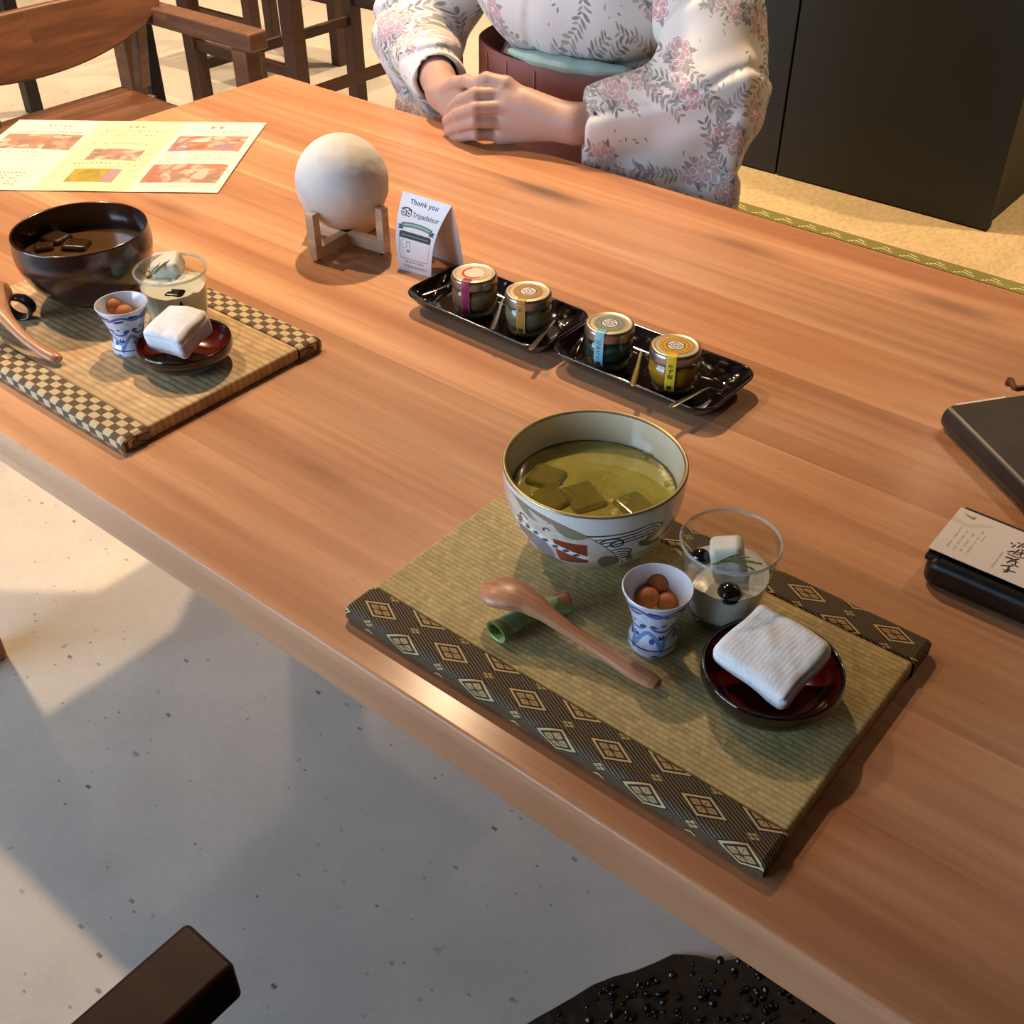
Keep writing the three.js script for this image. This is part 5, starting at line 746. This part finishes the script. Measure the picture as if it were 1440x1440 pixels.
// ================================================================ person in kimono behind the table
{
  const X0 = -1.02;
  const man = thing('person', 'person in pale floral kimono seated behind the table with clasped hands', 'person');
  // joints
  const LW = V(-0.893, 0.761, -1.224), LE = V(-0.755, 0.795, -1.335), LS = V(-0.845, 1.0, -1.44);      // her left side (picture right)
  const RW = V(-1.13, 0.756, -1.222), RE = V(-1.285, 0.79, -1.335), RS = V(-1.195, 1.0, -1.44);
  const fingers = [];
  const F = (pts, r0, r1) => fingers.push([pts.map(([x, y, z]) => onZ(x, y, z)), r0, r1]);
  // left hand over the right one: index to little finger, then the thumb
  F([[708, 131, -1.192], [668, 132, -1.166], [648, 141, -1.168], [636, 151, -1.178]], 0.0096, 0.0078);
  F([[714, 150, -1.188], [668, 152, -1.158], [645, 160, -1.160], [629, 170, -1.170]], 0.0098, 0.0080);
  F([[712, 171, -1.188], [668, 171, -1.158], [648, 177, -1.160], [631, 184, -1.168]], 0.0094, 0.0077);
  F([[704, 190, -1.190], [670, 189, -1.163], [652, 191, -1.163], [639, 194, -1.168]], 0.0084, 0.0070);
  F([[742, 140, -1.206], [712, 118, -1.196], [684, 111, -1.186], [664, 120, -1.182]], 0.0115, 0.0082);
  // right hand: fingers pass behind, thumb tucked on top
  F([[652, 128, -1.195], [682, 128, -1.212], [706, 136, -1.222], [722, 146, -1.222]], 0.0094, 0.0075);
  F([[650, 145, -1.193], [682, 146, -1.208], [706, 154, -1.218], [722, 160, -1.218]], 0.0094, 0.0075);
  F([[650, 163, -1.190], [682, 165, -1.202], [706, 172, -1.21], [720, 176, -1.21]], 0.0088, 0.0072);
  F([[648, 180, -1.188], [676, 182, -1.196], [696, 186, -1.202], [706, 188, -1.202]], 0.0078, 0.0066);
  F([[620, 130, -1.205], [640, 117, -1.192], [656, 114, -1.184], [672, 119, -1.182]], 0.0105, 0.0080);
  const lKn = [0, 1, 2, 3].map((k) => fingers[k][0][0]), rKn = [5, 6, 7, 8].map((k) => fingers[k][0][0]);
  const handField = (x, y, z) => {
    let l = 9, r = 9;
    l = capsule(x, y, z, LE, LW, 0.036, 0.0245); lKn.forEach((k, i) => { l = smin(l, capsule(x, y, z, LW, k, 0.0195, 0.0128), 0.012); }); l = smin(l, capsule(x, y, z, LW, fingers[4][0][0], 0.019, 0.014), 0.012);
    r = capsule(x, y, z, RE, RW, 0.036, 0.0245); rKn.forEach((k) => { r = smin(r, capsule(x, y, z, RW, k, 0.0195, 0.0125), 0.012); }); r = smin(r, capsule(x, y, z, RW, fingers[9][0][0], 0.018, 0.013), 0.012);
    fingers.forEach(([p, a, b], i) => { let d = 9; for (let k = 0; k < 3; k++) { const q0 = mix(a, b, k / 3), q1 = mix(a, b, (k + 1) / 3); d = smin(d, capsule(x, y, z, p[k], p[k + 1], q0 * (k ? 1.02 : 1), q1), 0.003); } if (i < 5) l = smin(l, d, 0.004); else r = smin(r, d, 0.004); });
    return smin(l, r, 0.0016);
  };
  const hands = surfaceNets(handField, [-1.215, 0.715, -1.275], [-0.825, 0.825, -1.13], 0.0028);
  const HC = V(X0, 1.185, -1.385);
  const headField = (x, y, z) => {
    const lx = x - HC.x, ly = y - HC.y, lz = z - HC.z, ax = Math.abs(lx);
    let d = ellipsoid(lx, ly, lz, 0, 0.02, -0.012, 0.073, 0.098, 0.09);
    d = smin(d, ellipsoid(lx, ly, lz, 0, -0.045, 0.022, 0.052, 0.062, 0.055), 0.03);
    d = smin(d, capsule(lx, ly, lz, V(0, 0.012, 0.075), V(0, -0.022, 0.094), 0.006, 0.0095), 0.012);
    d = smax(d, -ellipsoid(ax, ly, lz, 0.031, 0.008, 0.09, 0.018, 0.011, 0.014), 0.012);
    d = smin(d, ellipsoid(ax, ly, lz, 0.03, 0.007, 0.067, 0.013, 0.01, 0.011), 0.004);
    d = smin(d, ellipsoid(lx, ly, lz, 0, -0.05, 0.073, 0.021, 0.0065, 0.009), 0.005);
    d = smin(d, ellipsoid(ax, ly, lz, 0.076, -0.005, -0.012, 0.009, 0.03, 0.018), 0.006);
    d = smin(d, capsule(lx, ly, lz, V(0, -0.06, -0.02), V(0, -0.17, -0.05), 0.045, 0.052), 0.03);
    return d;
  };
  const head = surfaceNets(headField, [X0 - 0.11, 0.985, -1.52], [X0 + 0.11, 1.32, -1.26], 0.004);
  const hipL = V(X0 + 0.09, 0.53, -1.5), hipR = V(X0 - 0.09, 0.53, -1.5), kneeL = V(X0 + 0.09, 0.5, -1.22), kneeR = V(X0 - 0.09, 0.5, -1.22), ankL = V(X0 + 0.08, 0.08, -1.26), ankR = V(X0 - 0.08, 0.08, -1.26);
  const bodyField = (x, y, z) => {
    let d = ellipsoid(x, y, z, X0, 0.88, -1.445, 0.14, 0.17, 0.085); d = smin(d, ellipsoid(x, y, z, X0, 0.6, -1.47, 0.14, 0.16, 0.1), 0.06);
    d = smin(d, capsule(x, y, z, V(X0, 1.0, -1.44), V(X0, 1.08, -1.42), 0.06, 0.045), 0.04);
    for (const [s, e, w] of [[LS, LE, LW], [RS, RE, RW]]) d = smin(d, Math.min(capsule(x, y, z, s, e, 0.05, 0.04), capsule(x, y, z, e, w, 0.037, 0.024)), 0.03);
    for (const [h, k, a] of [[hipL, kneeL, ankL], [hipR, kneeR, ankR]]) { d = smin(d, capsule(x, y, z, h, k, 0.08, 0.055), 0.04); d = smin(d, capsule(x, y, z, k, a, 0.05, 0.034), 0.02); d = smin(d, capsule(x, y, z, a.clone().setY(0.045), a.clone().setY(0.036).add(V(0, 0, 0.15)), 0.034, 0.026), 0.03); }
    return d;
  };
  const trunk = surfaceNets(bodyField, [X0 - 0.36, 0.0, -1.62], [X0 + 0.36, 1.1, -0.95], 0.012);
  const skin = P({ color: 0xb08d7c, roughness: 0.5, sheen: 0.15, sheenColor: new THREE.Color(0.5, 0.3, 0.25) });
  const strip = (g) => { const o = new THREE.BufferGeometry(); o.setAttribute('position', g.attributes.position); o.setAttribute('normal', g.attributes.normal); o.setIndex(g.index); return o; };
  part('body', mergeGeometries([hands, head, trunk].map(strip)), skin, man).userData.label = 'bare hands and wrists clasped one over the other';
  // kimono
  const silk = canvasTex(1024, 1024, (c, w, h) => {
    c.fillStyle = '#dbd8d0'; c.fillRect(0, 0, w, h); const at = (x, y, f) => { for (const dx of [-w, 0, w]) for (const dy of [-h, 0, h]) { if (x + dx < -180 || x + dx > w + 180 || y + dy < -180 || y + dy > h + 180) continue; c.save(); c.translate(x + dx, y + dy); f(); c.restore(); } };
    const leaf = (x, y, a, L, col) => at(x, y, () => { c.rotate(a); c.fillStyle = col; c.beginPath(); c.moveTo(0, 0); c.quadraticCurveTo(L * 0.5, -L * 0.32, L, 0); c.quadraticCurveTo(L * 0.5, L * 0.32, 0, 0); c.fill(); });
    const flower = (x, y, r, col, edge) => { for (let k = 0; k < 6; k++) { const a = k * 1.047 + x; at(x, y, () => { c.rotate(a); c.fillStyle = col; c.strokeStyle = edge; c.lineWidth = 3; c.beginPath(); c.ellipse(r * 0.55, 0, r * 0.55, r * 0.42, 0, 0, 7); c.fill(); c.stroke(); }); } at(x, y, () => { c.fillStyle = '#e8dcd4'; c.beginPath(); c.arc(0, 0, r * 0.2, 0, 7); c.fill(); }); };
    const grey = ['#8b8a86', '#a2a09a', '#7d7f80', '#98948a', '#b3aea4'], pink = ['#c6a6a4', '#ccb0ac', '#c09c9c', '#bfa8a2'];
    for (let b = 0; b < 25; b++) {
      const bx = rnd() * w, by = rnd() * h, n = 8 + Math.floor(rnd() * 6), dir = rnd() * 6.28; let x = bx, y = by, a = dir;
      for (let k = 0; k < n; k++) { const nx = x + Math.cos(a) * 27, ny = y + Math.sin(a) * 27; at(0, 0, () => { c.strokeStyle = '#a09c94'; c.lineWidth = 3; c.beginPath(); c.moveTo(x, y); c.lineTo(nx, ny); c.stroke(); }); const col = grey[Math.floor(rnd() * grey.length)]; leaf(nx, ny, a + 0.9, rr(32, 58), col); leaf(nx, ny, a - 0.9, rr(32, 58), col); x = nx; y = ny; a += rr(-0.3, 0.3); }
      flower(bx, by, rr(42, 72), pink[b % 4], '#ece4de'); if (b % 2) flower(bx + 90, by + 50, rr(24, 38), pink[(b + 1) % 4], '#efe8e2');
      for (let k = 0; k < 5; k++) leaf(bx, by, rnd() * 6.28, rr(60, 95), grey[k]);
      flower(bx, by, rr(36, 56), pink[b % 4], '#ece4de');
    }
    for (let k = 0; k < 120; k++) leaf(rnd() * w, rnd() * h, rnd() * 6.28, rr(14, 34), grey[k % 5]);
  });
  const cl = LW.clone().lerp(LE, 0.06), cr = RW.clone().lerp(RE, 0.2);
  const bag = (x, y, z, a, b, top0, top1, bot, half) => {   // hanging sleeve: an upright slab along a-b
    const dx = b.x - a.x, dz = b.z - a.z, L = Math.hypot(dx, dz), ux = dx / L, uz = dz / L, px = x - a.x, pz = z - a.z, s = px * ux + pz * uz, t = -px * uz + pz * ux, k = clamp(s / L), top = mix(top0, top1, k);
    const wave = 0.006 * Math.sin(s * 38 + y * 9) + 0.004 * Math.sin(s * 70 - y * 25);
    const qx = Math.abs(s - L / 2) - L / 2, qy = Math.abs(y - (top + bot) / 2) - (top - bot) / 2, qz = Math.abs(t - wave) - half;
    return Math.hypot(Math.max(qx, 0), Math.max(qy, 0), Math.max(qz, 0)) + Math.min(Math.max(qx, qy, qz), 0) - 0.012;
  };
  const trunkK = (x, y, z) => { let d = ellipsoid(x, y, z, X0, 0.893, -1.412, 0.185, 0.122, 0.137); d = smin(d, ellipsoid(x, y, z, X0, 0.72, -1.43, 0.166, 0.14, 0.108), 0.006); d = smin(d, ellipsoid(x, y, z, X0, 1.0, -1.445, 0.17, 0.085, 0.085), 0.05); const q = (x - X0 + 0.012) - (y - 0.86) * 0.3, st = sst(-0.003, 0.003, q); if (z > -1.42) d += 0.005 * st - 0.002 * Math.sin(q * 70 + y * 14) * Math.exp(-Math.abs(q) * 6); d = smin(d, ellipsoid(x, y, z, X0, 0.58, -1.49, 0.19, 0.17, 0.13), 0.03); for (const s of [-1, 1]) d = smin(d, capsule(x, y, z, V(X0 + s * 0.05, 0.535, -1.47), V(X0 + s * 0.06, 0.52, -1.21), 0.12, 0.095), 0.05); d = smin(d, capsule(x, y, z, V(X0, 0.5, -1.22), V(X0, 0.14, -1.25), 0.12, 0.11), 0.06); return Math.max(d, -capsule(x, y, z, V(X0, 1.05, -1.41), V(X0, 1.2, -1.36), 0.05, 0.08)); };
  const sleeve = (S0, E0, W0, c0, b0, b1, t0, t1, rE, rC) => { const ax = W0.clone().sub(E0).setY(0).normalize(), inA = c0.clone().lerp(E0, 0.35), inB = W0.clone().lerp(E0, -0.5); return (x, y, z) => { let l = smin(capsule(x, y, z, S0, E0, 0.078, rE + 0.006), capsule(x, y, z, E0, W0, rE, rC), 0.03); l = smin(l, bag(x, y, z, b0, b1, t0, t1, 0.45, 0.006), 0.028); l += 0.0034 * Math.sin(x * 60 - y * 85 + z * 30) * sst(0.06, 0.0, Math.abs(y - 0.8)) + 0.004 * (noise3(x * 22, y * 22, z * 22) - 0.5) * 2 + 0.0075 * Math.pow(1 - Math.abs(Math.sin(x * 17 - y * 25 + z * 9 + 1.6 * noise3(x * 9, y * 9, z * 9))), 5); l = smax(l, (x - c0.x) * ax.x + (z - c0.z) * ax.z, 0.004); return Math.max(l, -capsule(x, y, z, inA, inB, 0.03, 0.035)); }; };
  const gT = surfaceNets(trunkK, [X0 - 0.24, 0.02, -1.66], [X0 + 0.24, 1.11, -0.98], 0.009);
  const gL = surfaceNets(sleeve(LS, LE, LW, cl, V(-0.885, 0, -1.243), V(-0.700, 0, -1.318), 0.775, 0.84, 0.066, 0.039), [X0 + 0.1, 0.42, -1.55], [-0.61, 1.1, -1.17], 0.006);
  const gR = surfaceNets(sleeve(RS, RE, RW, cr, V(-1.165, 0, -1.252), V(-1.308, 0, -1.325), 0.755, 0.82, 0.064, 0.036), [-1.42, 0.42, -1.55], [X0 - 0.1, 1.1, -1.17], 0.006);
  const kg = mergeGeometries([gT, gL, gR].map(strip)), kp = kg.attributes.position, kuv = new Float32Array(kp.count * 2);
  for (let i = 0; i < kp.count; i++) { const x = kp.getX(i) - X0, y = kp.getY(i), z = kp.getZ(i); kuv[2 * i] = (x - (z + 1.3) * 0.8 * Math.tanh(x / 0.12)) / 0.3; kuv[2 * i + 1] = (y - (z + 1.3) * 0.5) / 0.3; }
  kg.setAttribute('uv', new THREE.BufferAttribute(kuv, 2));
  part('kimono', kg, P({ map: silk, roughness: 0.6, sheen: 0.4, sheenRoughness: 0.5, sheenColor: new THREE.Color(0.5, 0.5, 0.5) }), man).userData.label = 'pale kimono printed with pink flowers and grey leaves';
  // sash, scarf
  const band = (rx, rz, y0, y1, cz, th) => { const rings = [], n = 72; for (let i = 0; i <= n; i++) { const a = i / n * Math.PI * 2, o = []; for (const [r, y] of [[0, y0 + 0.004], [-th, y0], [-th, y1], [0, y1 - 0.004], [0.0015, (y0 + y1) / 2]]) o.push(V(X0 - 0.01 + Math.sin(a) * (rx + r), y, cz + Math.cos(a) * (rz + r))); rings.push(o); } return loft(rings, false, false, 1); };
  const obi = part('sash', band(0.178, 0.122, 0.60, 0.796, -1.425, 0.006), P({ color: 0x8a564e, roughness: 0.55, sheen: 0.3, sheenColor: new THREE.Color(0.4, 0.25, 0.22) }), man); obi.userData.label = 'wide dusty rose sash';
  for (const a of [-0.62, -0.3, 0.02]) { const p = V(X0 - 0.01 + Math.sin(a) * 0.1795, 0.742, -1.425 + Math.cos(a) * 0.1235); part('woven_stripe', rbox(0.0022, 0.09, 0.0012, 0.0005).rotateY(a * 0.8).translate(p.x, p.y, p.z), S({ color: 0xb08074, roughness: 0.6 }), obi); }
  const sc = []; for (let i = 0; i <= 40; i++) { const a = -0.4 + i / 40 * 1.3, r = 0.0125 * Math.sqrt(Math.max(0.02, 1 - ((a - 0.25) / 0.66) ** 2)) * (1 + 0.08 * Math.sin(i * 0.7)); const o = []; for (let j = 0; j < 14; j++) { const q = -j / 14 * 6.283; o.push(V(X0 - 0.005 + Math.sin(a) * (0.166 + Math.cos(q) * r), 0.8 + Math.sin(q) * r * 0.9, -1.425 + Math.cos(a) * (0.112 + Math.cos(q) * r))); } sc.push(o); }
  part('sash_scarf', loft(sc), P({ color: 0xa3b8aa, roughness: 0.6 }), man).userData.label = 'pale mint scarf tucked above the sash';
  // collar and hair
  const colPts = [V(X0 - 0.05, 0.9, -1.3), V(X0 + 0.015, 0.98, -1.335), V(X0 + 0.06, 1.06, -1.39), V(X0, 1.1, -1.47), V(X0 - 0.06, 1.06, -1.39), V(X0 - 0.015, 0.98, -1.335), V(X0 + 0.05, 0.9, -1.3)];
  part('collar', new THREE.TubeGeometry(new THREE.CatmullRomCurve3(colPts), 60, 0.013, 10), P({ color: 0xe6e2da, roughness: 0.7 }), man);
  const hairF = (x, y, z) => { const lx = x - HC.x, ly = y - HC.y, lz = z - HC.z; let d = ellipsoid(lx, ly, lz, 0, 0.03, -0.018, 0.081, 0.1, 0.097); d = Math.max(d, -ellipsoid(lx, ly, lz, 0, -0.035, 0.07, 0.062, 0.085, 0.07)); d = Math.max(d, -(ly + 0.06)); d = smin(d, ellipsoid(lx, ly, lz, 0, 0.0, -0.125, 0.05, 0.05, 0.04), 0.02); return d + 0.0012 * Math.sin(Math.atan2(lx, lz + 0.03) * 60); };
  const hg = surfaceNets(hairF, [X0 - 0.1, 1.1, -1.57], [X0 + 0.1, 1.34, -1.28], 0.005); part('hair', hg, P({ color: 0x16110e, roughness: 0.4 }), man);
  for (const s of [-1, 1]) { part('eye', new THREE.SphereGeometry(0.0098, 20, 14).translate(HC.x + s * 0.03, HC.y + 0.0065, HC.z + 0.0705), P({ color: 0x2a1c16, roughness: 0.1 }), man); part('eyebrow', rbox(0.03, 0.0035, 0.004, 0.0015, HC.x + s * 0.031, HC.y + 0.03, HC.z + 0.077), S({ color: 0x1c1512, roughness: 0.8 }), man); }
  part('lips', new THREE.SphereGeometry(1, 20, 12).scale(0.019, 0.0055, 0.005).translate(HC.x, HC.y - 0.05, HC.z + 0.0795), P({ color: 0x8a4238, roughness: 0.4 }), man);
  // stool under the kimono
  const st = thing('stool', 'plain dark wooden stool under the kimono wearer', 'stool', [X0, 0, -1.5]);
  part('seat', rbox(0.38, 0.03, 0.3, 0.008, 0, 0.395, 0), darkFrame, st); for (const [x, z] of [[-0.15, -0.11], [0.15, -0.11], [-0.15, 0.11], [0.15, 0.11]]) part('leg', rbox(0.035, 0.38, 0.035, 0.004, x, 0.19, z), darkFrame, st);
}
renderer.render(scene, camera);
